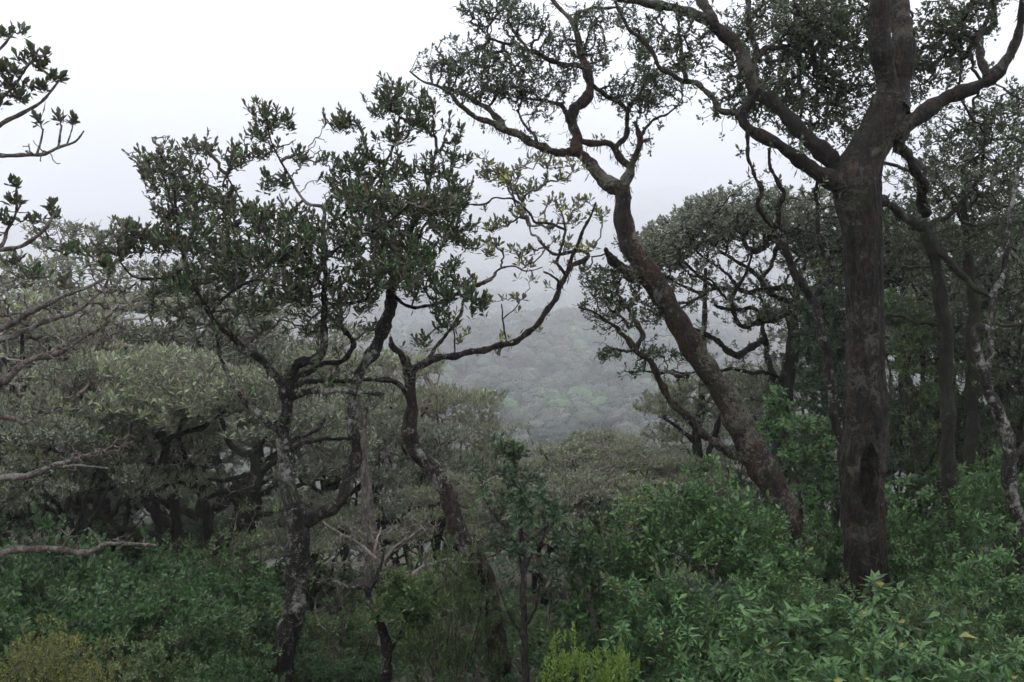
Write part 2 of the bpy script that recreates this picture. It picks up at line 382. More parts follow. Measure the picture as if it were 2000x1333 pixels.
        s.tipP = N[last]; u = tang[last]; u = nrm(u + np.array([0, 0, 0.5])); s.tipU = u[~isb]; s.tipP = s.tipP[~isb]
        return s
TREES = []
NLEAF = {}
def leaf_parts(root, L, base, mat, count, shape, key):
    """the leaves that show largest become parts of their own"""
    pos, d, nn, ln, wd, ti = L
    dist = np.linalg.norm(pos, axis=1)
    px = pos[:, 0] / pos[:, 1] * F + 1000; py = 666 - pos[:, 2] / pos[:, 1] * F
    vis = (px > 0) & (px < 2000) & (py > 0) & (py < 1333)
    score = np.where(vis, ln / dist * (0.5 + np.abs((nn * nrm(pos)).sum(1))), 0)
    pick = np.argsort(-score)[:count]
    keep = np.ones(len(pos), bool); keep[pick] = False
    if key not in NLEAF:
        NLEAF[key] = []
        for tv in (0.1, 0.3, 0.45, 0.6, 0.8, 0.985):
            mb = MB(); leaf_mesh(mb, np.zeros((1, 3)), np.array([[1., 0, 0]]), np.array([[0, 0, 1.]]), np.array([1.0]), np.array([1.0]), shape, np.array([tv]))
            NLEAF[key].append(mb.mesh('leaf', mat, False))
    for i in pick:
        tv = ti[i]; k = int(np.argmin(np.abs(np.array([0.1, 0.3, 0.45, 0.6, 0.8, 0.985]) - tv)))
        ob = bpy.data.objects.new('leaf', NLEAF[key][k]); COL.objects.link(ob); ob.parent = root
        s_ = np.cross(nn[i], d[i]); m = Matrix.Identity(4)
        p = pos[i] - base
        for r in range(3):
            m[r][0] = d[i][r] * ln[i]; m[r][1] = s_[r] * wd[i]; m[r][2] = nn[i][r] * ln[i]; m[r][3] = p[r]
        ob.matrix_local = m
    return [a[keep] for a in L]

def finish(T, name, label, cat, bark_m, twig_m, leaf_m, leafkw, shape='obov', group=None, along=0, alongkw=None, moss=0, parts=0,
           lod=False, base=None, sides=4, crown='crown', key=None, mossL=(0.02, 0.09)):
    tr = [l for l in T.limbs if l[0] == 'trunk']
    if base is None:
        base = tr[0][1][0, :3] if tr else T.limbs[0][1][0, :3]
    base = np.asarray(base, float)
    root = empty(name, base); tag(root, label, cat, group)
    for (nm, C, sd_, rough, hol) in T.limbs:
        mb = MB(); tube(mb, C[:, :3], C[:, 3], sd_, rough, T.seed, hol); kid(root, mb.build(nm, bark_m, root, base=base))
    if T.tips:
        mb = MB(); tubes_batch(mb, T.twP, T.twR, sides); kid(root, mb.build('twigs', twig_m, root, base=base, kind='stuff'))
        if leafkw:
            L = whorl(T.tipP, T.tipU, **leafkw)
            if along:
                q = []
                for j in range(along):
                    i = T.twP.shape[1] - 2 - (j % 2); f = rng.random((len(T.twP), 1))
                    p = T.twP[:, i] * (1 - f) + T.twP[:, i + 1] * f; u = nrm(nrm(T.twP[:, i + 1] - T.twP[:, i]) + np.array([0, 0, 0.2]))
                    q.append(whorl(p, u, **(alongkw or leafkw)))
                L = [np.concatenate([L[m]] + [a[m] for a in q]) for m in range(6)]
            if parts: L = leaf_parts(root, L, base, leaf_m, parts, shape, key)
            mb = MB(); leaf_mesh(mb, *L[:5], shape=shape, tint=L[5], lod=lod)
            kid(root, mb.build(crown, leaf_m, root, smooth=False, base=base, kind='stuff'))
    if moss:
        N = np.vstack([l[1][:, :4] for l in T.limbs if l[1][:, 3].mean() > 0.01]); w = N[:, 3].clip(0.01, 0.1)
        i = rng.choice(len(N), moss, p=w / w.sum()); i = i[np.argsort(i)]
        dens = 0.5 + 0.5 * lump(N[i, :3], 4.0, T.seed); i = i[rng.random(len(i)) < dens ** 1.5 + 0.1]; m = len(i)
        a = nrm(rng.normal(size=(m, 3)) * [1, 1, 0.8] + [0, 0, -0.35]); p = N[i, :3] + a * N[i, 3:4] * 0.95 + rng.normal(size=(m, 3)) * 0.02
        hang = a[:, 2] < 0.1
        d = nrm(a * 0.6 + rng.normal(size=(m, 3)) * 0.35 + np.where(hang[:, None], [0, 0, -1.1], [0, 0, 0.1]))
        ln = mossL[0] + (mossL[1] - mossL[0]) * rng.random(m) ** 2.5 * np.where(hang, 1.4, 0.5)
        nn = nrm(np.cross(d, nrm(rng.normal(size=(m, 3)))))
        mb = MB(); leaf_mesh(mb, p, d, nn, ln, ln * 0.1 + 0.003, tint=rng.random(m), lod=True)
        kid(root, mb.build('hanging_moss', M['moss'], root, smooth=False, base=base, kind='stuff'))
    return root
def L_(n, L, **k): return dict(n=n, L=L, **k)

# ================================================================== the big dark tree on the right
D = Tree(9.0, .86, .94)
D.limb([(1700, 1300, 140), (1697, 1240, 112), (1694, 1180, 94), (1690, 1100, 84), (1686, 1000, 86), (1684, 930, 90), (1690, 850, 88), (1690, 750, 80), (1689, 650, 76), (1688, 550, 74), (1684, 450, 78), (1676, 395, 92), (1672, 350, 100), (1688, 305, 84), (1712, 262, 78), (1730, 225, 74), (1738, 190, 66)], name='trunk', sides=88, rough=0.05, wig=0.0, step=0.022,
       hollow=(at(1682, 930, 9.0), 0.075, 0.30, 0.17))
D.limb([(1738, 215, 66), (1731, 160, 54), (1728, 100, 48), (1724, 40, 48), (1716, -40, 40), (1710, -160, 34)], -0.2, sides=18, rough=0.1)
D.limb([(1742, 215, 66), (1760, 160, 58), (1760, 90, 52), (1756, 20, 48), (1766, -60, 38), (1780, -160, 30)], 0.4, sides=18, rough=0.1)
D.limb([(1672, 372, 70), (1642, 343, 54), (1611, 305, 42), (1581, 266, 36), (1550, 238, 34), (1521, 216, 33), (1481, 171, 32), (1456, 126, 31), (1428, 80, 29), (1385, 40, 25), (1330, 20, 21), (1260, 4, 17), (1180, -8, 12)], 0.5, sides=18)
D.limb([(1668, 385, 66), (1645, 362, 50), (1600, 334, 38), (1566, 314, 33), (1530, 292, 29), (1485, 262, 25), (1455, 240, 23), (1455, 215, 21), (1470, 192, 17), (1482, 172, 14)], -0.15, sides=16)
D.limb([(1455, 238, 16), (1438, 222, 14), (1411, 217, 14), (1390, 190, 13), (1367, 166, 12), (1345, 160, 12), (1329, 155, 12), (1306, 142, 11), (1288, 130, 10), (1270, 94, 10), (1250, 75, 9), (1230, 58, 8), (1212, 27, 7), (1198, -6, 6)], 0.6)
D.limb([(1340, 158, 12), (1336, 130, 11), (1329, 81, 8), (1324, 36, 6), (1322, 5, 5)], 0.3)
D.limb([(1475, 160, 15), (1476, 120, 15), (1476, 90, 14), (1462, 40, 13), (1462, -10, 12)], 0.7)
D.limb([(1474, 118, 14), (1496, 98, 14), (1515, 92, 13), (1541, 90, 11), (1550, 60, 9), (1556, 20, 8)], 0.5)
D.limb([(1395, 48, 24), (1385, 25, 24), (1372, 0, 22), (1360, -40, 20)], 0.2)
D.limb([(1745, 275, 52), (1766, 245, 42), (1800, 224, 36), (1850, 195, 32), (1900, 170, 29), (1940, 152, 27), (1966, 125, 25), (1984, 85, 21), (1996, 30, 18), (2010, -40, 15)], -0.3, sides=16)
D.limb([(1928, 150, 20), (1916, 110, 17), (1914, 80, 14), (1923, 50, 11), (1940, 20, 9), (1948, -20, 7)], 0.5)
D.limb([(1745, 262, 36), (1762, 292, 24), (1782, 322, 21), (1797, 352, 22), (1803, 385, 24), (1806, 420, 25)], 1.3, sides=12, rough=0.25)
D.limb([(1712, 395, 30), (1732, 395, 18), (1752, 415, 18), (1776, 432, 20), (1800, 445, 22)], 1.3, rough=0.25)
D.limb([(1460, 250, 9), (1461, 306, 8), (1476, 347, 9), (1486, 372, 11), (1480, 405, 12), (1497, 430, 11), (1516, 446, 12)], 0.1, rough=0.3)
D.limb([(1503, 290, 7), (1503, 320, 7), (1520, 360, 9), (1530, 375, 10), (1521, 410, 11), (1520, 446, 12)], 0.2, rough=0.3)
D.limb([(1596, 330, 10), (1598, 352, 8), (1592, 380, 9), (1599, 400, 9)], 0.1, rough=0.3)
for b in [(1560, 60, 90, 60, 300, 1.1, .9), (1620, 120, 90, 80, 360, 1.4, .9), (1500, 180, 70, 60, 170, 0.9, .7), (1580, 200, 80, 50, 210, 1.5, .7), (1440, 190, 45, 40, 90, .8, .5),
          (1650, 30, 70, 50, 260, 1.0, .9), (1600, 270, 60, 30, 70, 1.4, .5), (1840, 60, 70, 60, 210, 0.9, .9), (1820, 130, 60, 50, 150, 1.3, .8), (1880, 30, 60, 40, 140, .6, .8),
          (1420, 120, 40, 30, 50, .8, .5), (1340, 80, 50, 50, 90, .7, .5), (1290, 60, 50, 40, 60, .7, .5), (1480, 40, 50, 40, 70, .6, .5), (1950, 230, 50, 40, 70, 1, .6), (1660, 210, 50, 50, 120, 1.6, .5), (1560, 20, 150, 40, 300, 1.8, .8), (1700, 150, 90, 120, 200, 1.7, .5)]:
    D.blob(*b)
D.sprout(160)
for t_ in list(D.tips)[:18]: D.bare.append(t_[:len(t_) // 4] + rng.normal(size=(len(t_) // 4, 3)) * .12)
D.grow(tipr=0.003, beta=.47)
finish(D, 'broadleaf_tree', 'big dark trunk with a deep hollow, forking high into heavy mossy limbs', 'tree', M['bark_big'], M['twig_dark'], M['leaf_small'],
       L_(8, 0.05, spread=(15, 95), ratio=.55, back=.08, lvar=.4), 'oval', moss=8000, parts=0, lod=False)

# ================================================================== leaning mottled tree in the middle
C_ = Tree(10.5, .84, .82)
C_.limb([(1590, 1180, 84), (1560, 1090, 74), (1530, 1010, 70), (1500, 930, 70), (1465, 862, 66), (1420, 785, 60), (1375, 715, 56), (1335, 640, 54), (1300, 588, 53), (1262, 532, 54), (1232, 480, 50), (1219, 430, 40), (1220, 390, 38), (1216, 370, 36)], name='trunk', sides=30, rough=0.09, step=0.06, wig=0)
C_.limb([(1220, 385, 34), (1200, 362, 34), (1180, 348, 32), (1150, 320, 28), (1128, 290, 27), (1129, 265, 25), (1114, 236, 26), (1122, 214, 27), (1143, 196, 24), (1152, 175, 23), (1147, 144, 21), (1138, 108, 18), (1124, 60, 13), (1113, 36, 11), (1092, 14, 9), (1072, -8, 8)], 0.3, sides=14, rough=0.2)
C_.limb([(1128, 296, 24), (1100, 297, 20), (1068, 292, 19), (1032, 274, 17), (1005, 260, 16), (982, 250, 18), (955, 238, 14), (928, 227, 12), (897, 205, 10), (881, 182, 9), (852, 168, 7), (825, 158, 5), (800, 140, 3)], -0.6, sides=12, rough=0.25)
C_.limb([(982, 250, 18), (972, 232, 17), (965, 222, 13), (942, 206, 11), (915, 190, 10), (885, 176, 8), (870, 170, 6)], 0.4, rough=0.25)
C_.limb([(1124, 50, 10), (1127, 27, 10), (1145, 20, 9), (1167, 16, 8), (1212, 15, 5)], 0.3)
C_.limb([(1145, 132, 14), (1127, 128, 13), (1100, 125, 12), (1077, 119, 12), (1050, 104, 11), (1032, 99, 10), (1010, 90, 9), (996, 86, 8), (960, 77, 6), (945, 62, 4), (933, 50, 3)], -0.4, rough=0.25)
C_.limb([(1032, 99, 8), (1018, 80, 7), (1008, 68, 7), (1000, 54, 6), (992, 30, 5), (1005, 0, 4)], 0.3)
C_.limb([(960, 78, 6), (952, 58, 5), (970, 30, 5), (990, 10, 4)], 0.3)
C_.limb([(1155, 165, 11), (1175, 182, 11), (1203, 198, 10), (1230, 216, 9)], 0.3)
C_.limb([(1132, 275, 15), (1155, 280, 15), (1185, 281, 14), (1200, 292, 15), (1215, 312, 16), (1230, 328, 18)], 0.15, rough=0.2)
C_.limb([(1220, 388, 28), (1222, 358, 26), (1230, 330, 20), (1243, 305, 16), (1250, 280, 13), (1245, 255, 12), (1241, 238, 10)], 0.2, sides=12, rough=0.22)
C_.limb([(1200, 290, 12), (1218, 272, 14), (1226, 255, 12), (1225, 225, 11), (1236, 200, 10), (1252, 180, 8), (1262, 155, 7), (1270, 135, 6)], 0.3, rough=0.22)
C_.limb([(1248, 275, 9), (1262, 250, 7), (1280, 232, 6), (1300, 225, 5), (1322, 208, 4), (1335, 185, 3)], 0.3)
C_.limb([(1250, 278, 9), (1262, 275, 8), (1268, 272, 8)], 0.1)
C_.limb([(1118, 240, 12), (1108, 222, 11), (1098, 208, 11), (1080, 200, 9), (1050, 195, 7), (1020, 190, 5)], 0.3)
C_.limb([(1050, 280, 9), (1042, 262, 7), (1025, 245, 6), (1010, 215, 5)], 0.2)
C_.limb([(1238, 540, 40), (1212, 522, 28), (1196, 512, 22), (1188, 497, 14), (1184, 486, 9)], -0.3, rough=0.25)
C_.limb([(1475, 905, 34), (1450, 896, 24), (1420, 880, 22), (1392, 862, 20), (1355, 830, 19), (1330, 800, 18), (1305, 778, 17), (1290, 745, 17), (1284, 728, 16), (1268, 705, 15), (1248, 690, 15), (1229, 665, 13), (1212, 652, 11), (1205, 640, 10), (1186, 627, 7), (1160, 610, 5), (1130, 600, 4)], -0.5, sides=12, rough=0.2)
C_.limb([(1243, 682, 12), (1250, 668, 12), (1256, 655, 12), (1250, 640, 12), (1240, 625, 10), (1230, 605, 9), (1218, 590, 8), (1205, 575, 6), (1186, 566, 4)], 0.3, rough=0.22)
C_.limb([(1238, 622, 8), (1228, 640, 7), (1215, 620, 6), (1190, 605, 5)], 0.2)
C_.limb([(1228, 600, 8), (1240, 580, 6), (1250, 560, 5), (1245, 545, 4)], 0.2)
C_.limb([(1345, 735, 12), (1325, 734, 10), (1310, 728, 9), (1280, 728, 6), (1250, 724, 4)], 0.2)
C_.limb([(1312, 612, 9), (1322, 595, 8), (1345, 590, 6), (1372, 578, 5)], 0.5)
for b in [(930, 30, 35, 28, 60, .1, .4), (980, 20, 45, 25, 70, .1, .5), (1050, 40, 50, 22, 60, -.1, .5), (905, 110, 70, 22, 140, -.2, .6), (850, 130, 40, 25, 45, -.3, .4), (940, 150, 80, 30, 150, -.2, .7), (1000, 125, 60, 25, 90, 0, .6),
          (990, 170, 60, 22, 130, .1, .6), (1060, 175, 50, 20, 80, .1, .6), (1090, 150, 35, 30, 50, .3, .5), (1080, 90, 50, 25, 60, .2, .5), (1180, 80, 35, 30, 50, .3, .5), (1160, 110, 30, 25, 30, .3, .4),
          (1195, 175, 30, 20, 25, .4, .4), (1250, 170, 60, 35, 130, .3, .6), (1295, 170, 40, 30, 80, .3, .5), (1230, 205, 50, 20, 60, .3, .4), (1150, 60, 60, 40, 60, .3, .6), (1040, 270, 30, 14, 8, 0, .2), (1070, 225, 40, 30, 16, 0, .3),
          (1010, 60, 60, 40, 50, .1, .6), (1200, 30, 70, 25, 70, .4, .5), (1260, 110, 40, 50, 60, .4, .5), (880, 190, 40, 20, 20, -.4, .3)]:
    C_.blob(*b)
for b in [(1170, 590, 40, 55, 110, -.1, .4), (1215, 560, 45, 45, 120, .1, .4), (1260, 600, 30, 40, 50, .2, .3), (1150, 540, 30, 30, 50, -.1, .3), (1190, 690, 22, 14, 35, -.3, .2), (1290, 690, 40, 14, 50, .1, .3), (1240, 720, 45, 10, 20, 0, .2), (1250, 500, 40, 25, 60, .4, .3), (1220, 470, 40, 25, 50, .6, .3), (1340, 690, 40, 15, 30, .2, .3)]:
    C_.blob(*b)
C_.sprout(160)
for t_ in list(C_.tips): C_.bare.append(t_[:len(t_) // 3] + rng.normal(size=(len(t_) // 3, 3)) * .1)
C_.grow(tipr=0.0029, beta=.47, up1=0.5)
finish(C_, 'broadleaf_tree', 'leaning tree with mottled orange and cream bark and feathery moss on its arms', 'tree', M['bark_lean'], M['twig_dark'], M['leaf_small'],
       L_(8, 0.044, spread=(15, 100), ratio=.58, back=.07, lvar=.4), 'oval', moss=7500)

# ================================================================== left foreground tree with the dense dark crown
A = Tree(8.4, .86, .9)
A.limb([(535, 1480, 66), (545, 1360, 58), (560, 1255, 53), (575, 1180, 48), (580, 1100, 50), (585, 1050, 50), (576, 1000, 48), (562, 955, 34), (556, 900, 29), (553, 850, 27), (560, 800, 28), (558, 765, 32), (556, 740, 30)], name='trunk', sides=24, rough=0.1, step=0.05, wig=0)
A.limb([(580, 1015, 34), (600, 1018, 34), (625, 1010, 32), (655, 985, 29), (682, 945, 28), (695, 895, 27), (692, 845, 25), (687, 806, 20), (690, 770, 19), (707, 725, 23), (732, 682, 30), (750, 650, 32), (760, 605, 29), (765, 570, 24), (788, 520, 15), (800, 470, 12), (815, 420, 9), (838, 360, 7), (850, 300, 5)], 0.3, sides=16, rough=0.15)
A.limb([(557, 775, 26), (548, 745, 22), (530, 722, 20), (500, 698, 18), (461, 668, 16), (434, 641, 14), (410, 614, 12), (385, 570, 10), (365, 520, 12), (352, 470, 10), (345, 420, 7), (340, 370, 5)], -0.5, rough=0.2)
A.limb([(560, 755, 28), (567, 730, 25), (590, 710, 23), (618, 699, 22), (633, 680, 18), (633, 620, 15), (635, 560, 14), (634, 500, 12), (632, 440, 10), (630, 405, 8), (600, 398, 7), (580, 372, 6), (560, 335, 5), (535, 290, 4), (520, 240, 3)], 0.1, rough=0.12)
A.limb([(564, 762, 22), (580, 738, 15), (603, 726, 14), (628, 713, 13), (665, 705, 12), (683, 692, 12), (690, 672, 12), (668, 635, 10), (665, 600, 9), (660, 560, 7)], 0.6, rough=0.2)
A.limb([(566, 778, 20), (590, 768, 14), (620, 764, 14), (668, 765, 13), (710, 768, 12), (750, 770, 9)], -0.4, rough=0.3)
A.limb([(570, 755, 14), (600, 747, 11), (640, 743, 10), (680, 745, 10), (720, 742, 8), (770, 748, 9), (795, 765, 9)], 0.8, rough=0.2)
A.limb([(556, 880, 20), (560, 866, 15), (539, 839, 16), (515, 818, 15), (500, 806, 15), (480, 785, 14), (464, 764, 13), (450, 742, 10), (436, 710, 9), (426, 686, 8), (422, 650, 7), (400, 600, 5)], -0.4, rough=0.2)
A.limb([(562, 870, 12), (580, 855, 9), (610, 845, 8), (628, 830, 8), (640, 810, 6)], 0.5)
A.limb([(560, 880, 12), (600, 865, 9), (640, 858, 8), (690, 858, 7)], 0.2)
A.limb([(634, 590, 9), (655, 595, 8), (690, 592, 8), (715, 585, 7), (722, 560, 5)], 0.2)
A.limb([(634, 560, 9), (620, 545, 9), (612, 520, 12), (600, 500, 10), (580, 485, 8), (550, 480, 6)], -0.3)
A.limb([(790, 520, 10), (830, 440, 7), (870, 380, 6), (880, 330, 4), (890, 280, 3)], 0.2)
A.limb([(765, 575, 10), (800, 600, 8), (850, 595, 7), (880, 580, 6), (910, 575, 5)], 0.1)
A.limb([(640, 440, 7), (670, 420, 7), (700, 380, 6), (740, 340, 6), (775, 270, 5), (780, 220, 4)], 0.3)
A.limb([(365, 520, 8), (330, 540, 6), (290, 545, 6), (260, 540, 5), (235, 510, 4), (230, 470, 3)], -0.2)
A.limb([(345, 430, 6), (330, 380, 5), (315, 330, 4), (305, 290, 3)], 0.2)
A.limb([(634, 500, 8), (690, 470, 7), (750, 440, 6), (800, 400, 5)], -0.5)
A.limb([(550, 480, 6), (500, 440, 6), (470, 390, 5), (440, 340, 4)], 0.3)
A.limb([(410, 614, 8), (440, 580, 7), (490, 550, 6), (540, 550, 5)], -0.5)
for b in [(300, 318, 45, 25, 40, 0, .4), (360, 300, 45, 30, 45, .1, .4), (400, 275, 40, 22, 22, .2, .3), (340, 360, 55, 28, 60, 0, .5), (380, 400, 70, 35, 95, 0, .6), (420, 360, 50, 30, 40, .2, .5), (330, 430, 35, 25, 30, 0, .4),
          (250, 460, 50, 35, 65, -.2, .4), (230, 490, 40, 18, 25, -.2, .3), (310, 480, 40, 30, 35, 0, .4), (400, 460, 80, 40, 120, -.2, .6), (480, 420, 70, 35, 90, 0, .6), (470, 490, 80, 45, 130, -.3, .6), (400, 540, 70, 40, 90, -.3, .5), (330, 560, 40, 25, 30, -.3, .3),
          (512, 228, 33, 28, 40, .1, .3), (510, 280, 38, 22, 30, .1, .3), (462, 300, 32, 22, 30, .1, .3), (520, 345, 40, 25, 25, .1, .3), (575, 235, 22, 14, 12, .1, .2), (595, 300, 28, 12, 14, .1, .2), (640, 240, 30, 14, 16, .2, .2), (670, 232, 35, 16, 22, .2, .3), (650, 330, 30, 25, 22, .2, .3), (690, 320, 30, 20, 22, .2, .3),
          (560, 430, 60, 35, 90, -.1, .6), (560, 500, 80, 45, 130, -.2, .6), (620, 470, 70, 40, 100, 0, .6), (540, 570, 70, 35, 80, -.3, .5), (620, 560, 60, 40, 60, .2, .5), (480, 600, 50, 20, 25, -.3, .3),
          (765, 180, 48, 24, 50, .1, .4), (740, 205, 40, 12, 16, .1, .3), (800, 210, 50, 25, 45, .1, .4), (850, 235, 40, 20, 22, .1, .3), (800, 260, 45, 22, 35, .1, .3), (880, 260, 25, 18, 12, .2, .2), (700, 350, 60, 35, 60, .2, .4), (770, 330, 60, 35, 55, .2, .4), (740, 290, 40, 25, 25, .2, .3), (840, 330, 40, 30, 30, .2, .3), (895, 310, 28, 18, 14, .2, .2), (890, 360, 40, 25, 35, .2, .3),
          (700, 400, 75, 35, 120, 0, .6), (780, 400, 75, 35, 130, .1, .6), (850, 400, 55, 35, 80, .1, .5), (720, 460, 80, 40, 130, 0, .6), (800, 470, 80, 45, 130, .1, .6), (890, 440, 45, 30, 45, .1, .4), (910, 470, 35, 20, 18, .2, .3),
          (740, 530, 70, 35, 90, -.2, .5), (820, 540, 75, 40, 120, -.1, .5), (890, 545, 45, 35, 45, 0, .4), (920, 590, 35, 22, 28, 0, .3), (860, 590, 40, 20, 22, 0, .3), (700, 580, 50, 30, 35, 0, .4), (830, 665, 25, 12, 10, 0, .2), (900, 405, 60, 30, 30, .2, .3)]:
    A.blob(*b)
for b in [(470, 640, 60, 25, 22, .4, .4), (590, 620, 60, 30, 24, .4, .4), (690, 620, 50, 30, 18, .3, .4), (380, 600, 50, 25, 18, .1, .4), (340, 640, 50, 25, 14, .2, .4), (310, 600, 40, 25, 12, .1, .3), (720, 560, 50, 30, 24, .3, .4), (860, 620, 45, 20, 12, .1, .3)]: A.blob(*b)
A.sprout(120)
for b in [(460, 620, 90, 50, 60, .3, .5), (600, 600, 90, 60, 60, .3, .5), (340, 600, 60, 50, 34, 0, .4), (700, 620, 50, 50, 30, .2, .4), (430, 720, 40, 40, 16, .2, .3), (600, 330, 80, 60, 30, .2, .4), (860, 300, 50, 60, 24, .2, .4), (310, 265, 20, 14, 7, 0, .2)]: A.twigs(*b)
A.grow(tipr=0.0038, beta=.42, up0=0.0, up1=0.9, pathw=0.35)
finish(A, 'broadleaf_tree', 'slender forked tree with lichened trunk and a dense dark green crown of upright leaf rosettes', 'tree', M['bark_left'], M['twig'], M['leaf_dark'],
       L_(9, 0.066, spread=(8, 66), ratio=.36, back=.08, lvar=.5), 'obov', moss=3800, parts=300, key='dark')

# ================================================================== reddish tree with the upswept bare arm
B = Tree(9.3, .85, .88)
B.limb([(985, 1420, 52), (978, 1310, 48), (965, 1220, 46), (945, 1130, 44), (915, 1068, 42), (888, 1015, 38), (868, 960, 36), (848, 920, 36), (820, 885, 38), (802, 845, 33), (803, 800, 27), (800, 760, 26), (800, 720, 25)], name='trunk', sides=22, rough=0.1, step=0.05, wig=0)
B.limb([(801, 735, 24), (795, 710, 20), (782, 692, 17), (768, 680, 14), (764, 660, 9)], -0.3)
B.limb([(802, 725, 22), (822, 714, 18), (845, 703, 17), (900, 693, 15), (945, 684, 15), (990, 673, 14), (1020, 660, 14), (1050, 633, 13), (1074, 600, 13), (1092, 570, 12), (1107, 534, 11), (1122, 492, 9), (1137, 456, 8), (1152, 426, 6), (1164, 396, 4)], -0.5, sides=12, rough=0.12)
B.limb([(1105, 538, 12), (1114, 524, 12), (1128, 513, 12), (1144, 508, 11), (1150, 498, 9), (1131, 489, 8), (1100, 496, 8), (1080, 495, 7), (1062, 480, 7), (1050, 462, 6), (1038, 459, 5), (1035, 441, 4)], 0.3, rough=0.25)
B.limb([(1103, 534, 8), (1089, 513, 7), (1098, 480, 6), (1104, 450, 6), (1098, 420, 4), (1085, 390, 3)], -0.3)
B.limb([(1089, 566, 7), (1090, 549, 6), (1076, 538, 5), (1062, 531, 4)], -0.1)
B.limb([(1104, 449, 6), (1071, 436, 6), (1047, 435, 6), (1032, 414, 5), (1005, 390, 5), (985, 388, 4), (963, 387, 4), (948, 399, 5), (915, 400, 4)], -0.3)
B.limb([(1005, 392, 4), (998, 360, 3), (1000, 340, 2)], 0.1)
B.limb([(990, 672, 4.5), (985, 645, 4), (982, 624, 3.5), (980, 594, 2.5)], 0)
B.limb([(982, 624, 3), (992, 614, 2.5), (1003, 607, 2.5), (1014, 592, 2)], 0.05)
B.limb([(888, 694, 4), (888, 660, 3.5), (886, 640, 3)], 0)
B.limb([(796, 770, 14), (780, 752, 12), (760, 742, 11), (735, 742, 9)], -0.2)
B.limb([(835, 706, 12), (850, 680, 9), (875, 650, 8), (900, 612, 7), (905, 585, 5)], 0.3)
B.limb([(905, 590, 6), (920, 562, 9), (945, 553, 9), (965, 540, 8), (972, 528, 5), (1000, 520, 4), (1030, 530, 3), (1060, 522, 2)], 0.2, rough=0.25)
for b in [(1010, 335, 45, 16, 26, 0, .3), (1060, 322, 45, 14, 22, 0, .3), (1110, 335, 40, 16, 16, 0, .3), (1000, 360, 35, 20, 18, 0, .3), (1050, 370, 45, 25, 20, 0, .3), (1110, 380, 50, 30, 20, 0, .3), (1160, 415, 25, 15, 8, 0, .2),
          (1040, 410, 40, 25, 12, 0, .3), (1080, 430, 40, 20, 12, 0, .2), (1140, 425, 30, 18, 10, 0, .2), (985, 435, 12, 8, 4, 0, .1), (1090, 480, 40, 8, 10, 0, .2), (1140, 482, 25, 6, 6, 0, .1), (1180, 430, 12, 6, 3, 0, .1),
          (975, 490, 30, 16, 16, 0, .2), (1020, 490, 35, 16, 12, 0, .2), (1040, 515, 30, 8, 10, 0, .2), (960, 470, 25, 12, 8, 0, .2), (950, 310, 30, 10, 8, 0, .2), (945, 350, 25, 25, 14, 0, .2), (955, 440, 30, 25, 14, 0, .2),
          (981, 583, 5, 2, 2, 0, .02), (1008, 580, 8, 3, 3, .03, .05), (1022, 584, 4, 3, 2, .03, .05), (962, 588, 5, 3, 2, 0, .03), (908, 650, 12, 4, 3, 0, .05), (890, 668, 8, 8, 2, 0, .05), (1045, 545, 20, 5, 3, 0, .1)]:
    B.blob(*b)
B.sprout(36, .05, .2)
B.grow(tipr=0.003, up0=-0.25, up1=1.0, pathw=0.2)
finish(B, 'broadleaf_tree', 'reddish leaning trunk sending one long bare arm right to a sparse yellow-green tuft', 'tree', M['bark_red'], M['twig'], M['leaf_yellow'],
       L_(4, 0.08, spread=(15, 70), ratio=.38, back=.03), 'obov', moss=1200, parts=300, key='yellow')

# ================================================================== right side trees
E = Tree(10.5, .88)
E.limb([(1850, 1180, 46), (1852, 1090, 42), (1856, 1013, 38), (1855, 943, 33), (1853, 862, 30), (1850, 786, 28), (1850, 710, 28), (1849, 660, 26), (1845, 628, 27), (1838, 575, 30), (1832, 540, 24), (1824, 502, 26), (1812, 462, 28), (1800, 432, 26)], name='trunk', sides=20, rough=0.13, step=0.05, wig=0)
E.limb([(1822, 490, 20), (1840, 500, 17), (1860, 518, 15), (1885, 545, 14), (1900, 560, 13), (1933, 578, 10)], -0.4, rough=0.2)
E.limb([(1810, 445, 20), (1830, 432, 13), (1850, 424, 11), (1872, 405, 10), (1890, 380, 9), (1918, 342, 8), (1920, 300, 7), (1938, 241, 6), (1958, 186, 5)], 0.5)
E.limb([(1843, 635, 12), (1820, 632, 9), (1790, 630, 8), (1765, 618, 7), (1740, 615, 6)], 0.4)
E.limb([(1828, 520, 8), (1790, 522, 6), (1760, 520, 5)], 0.4)
for b in [(1860, 350, 80, 60, 170, .5, 1.2), (1930, 280, 70, 60, 170, .4, 1.2), (1800, 500, 60, 40, 60, .9, .6), (1960, 420, 60, 70, 150, .6, 1), (1900, 470, 60, 40, 90, .8, 1), (1850, 250, 60, 40, 90, .8, .8), (1780, 420, 40, 40, 50, .9, .6), (1970, 180, 40, 40, 60, .3, .6), (1790, 590, 40, 30, 40, .6, .5)]:
    E.blob(*b)
E.grow()
finish(E, 'broadleaf_tree', 'mossy straight trunk right of the big hollow tree, its bent top touching the big limbs', 'tree', M['bark_mossy'], M['twig_dark'], M['leaf_small'],
       L_(8, 0.06, spread=(15, 95), ratio=.5, back=.06), 'oval', moss=3500)
E2 = Tree(11.8)
E2.limb([(1885, 1120, 30), (1888, 1000, 27), (1894, 900, 24), (1900, 811, 23), (1901, 735, 24), (1898, 660, 24), (1903, 610, 22), (1893, 528, 18), (1886, 455, 14), (1884, 400, 11), (1880, 330, 8)], name='trunk', sides=14, rough=0.18, wig=0)
E2.limb([(1896, 540, 10), (1930, 500, 7), (1965, 470, 5)], 0.3)
E2.limb([(1885, 420, 8), (1850, 380, 6), (1830, 340, 4)], 0.3)
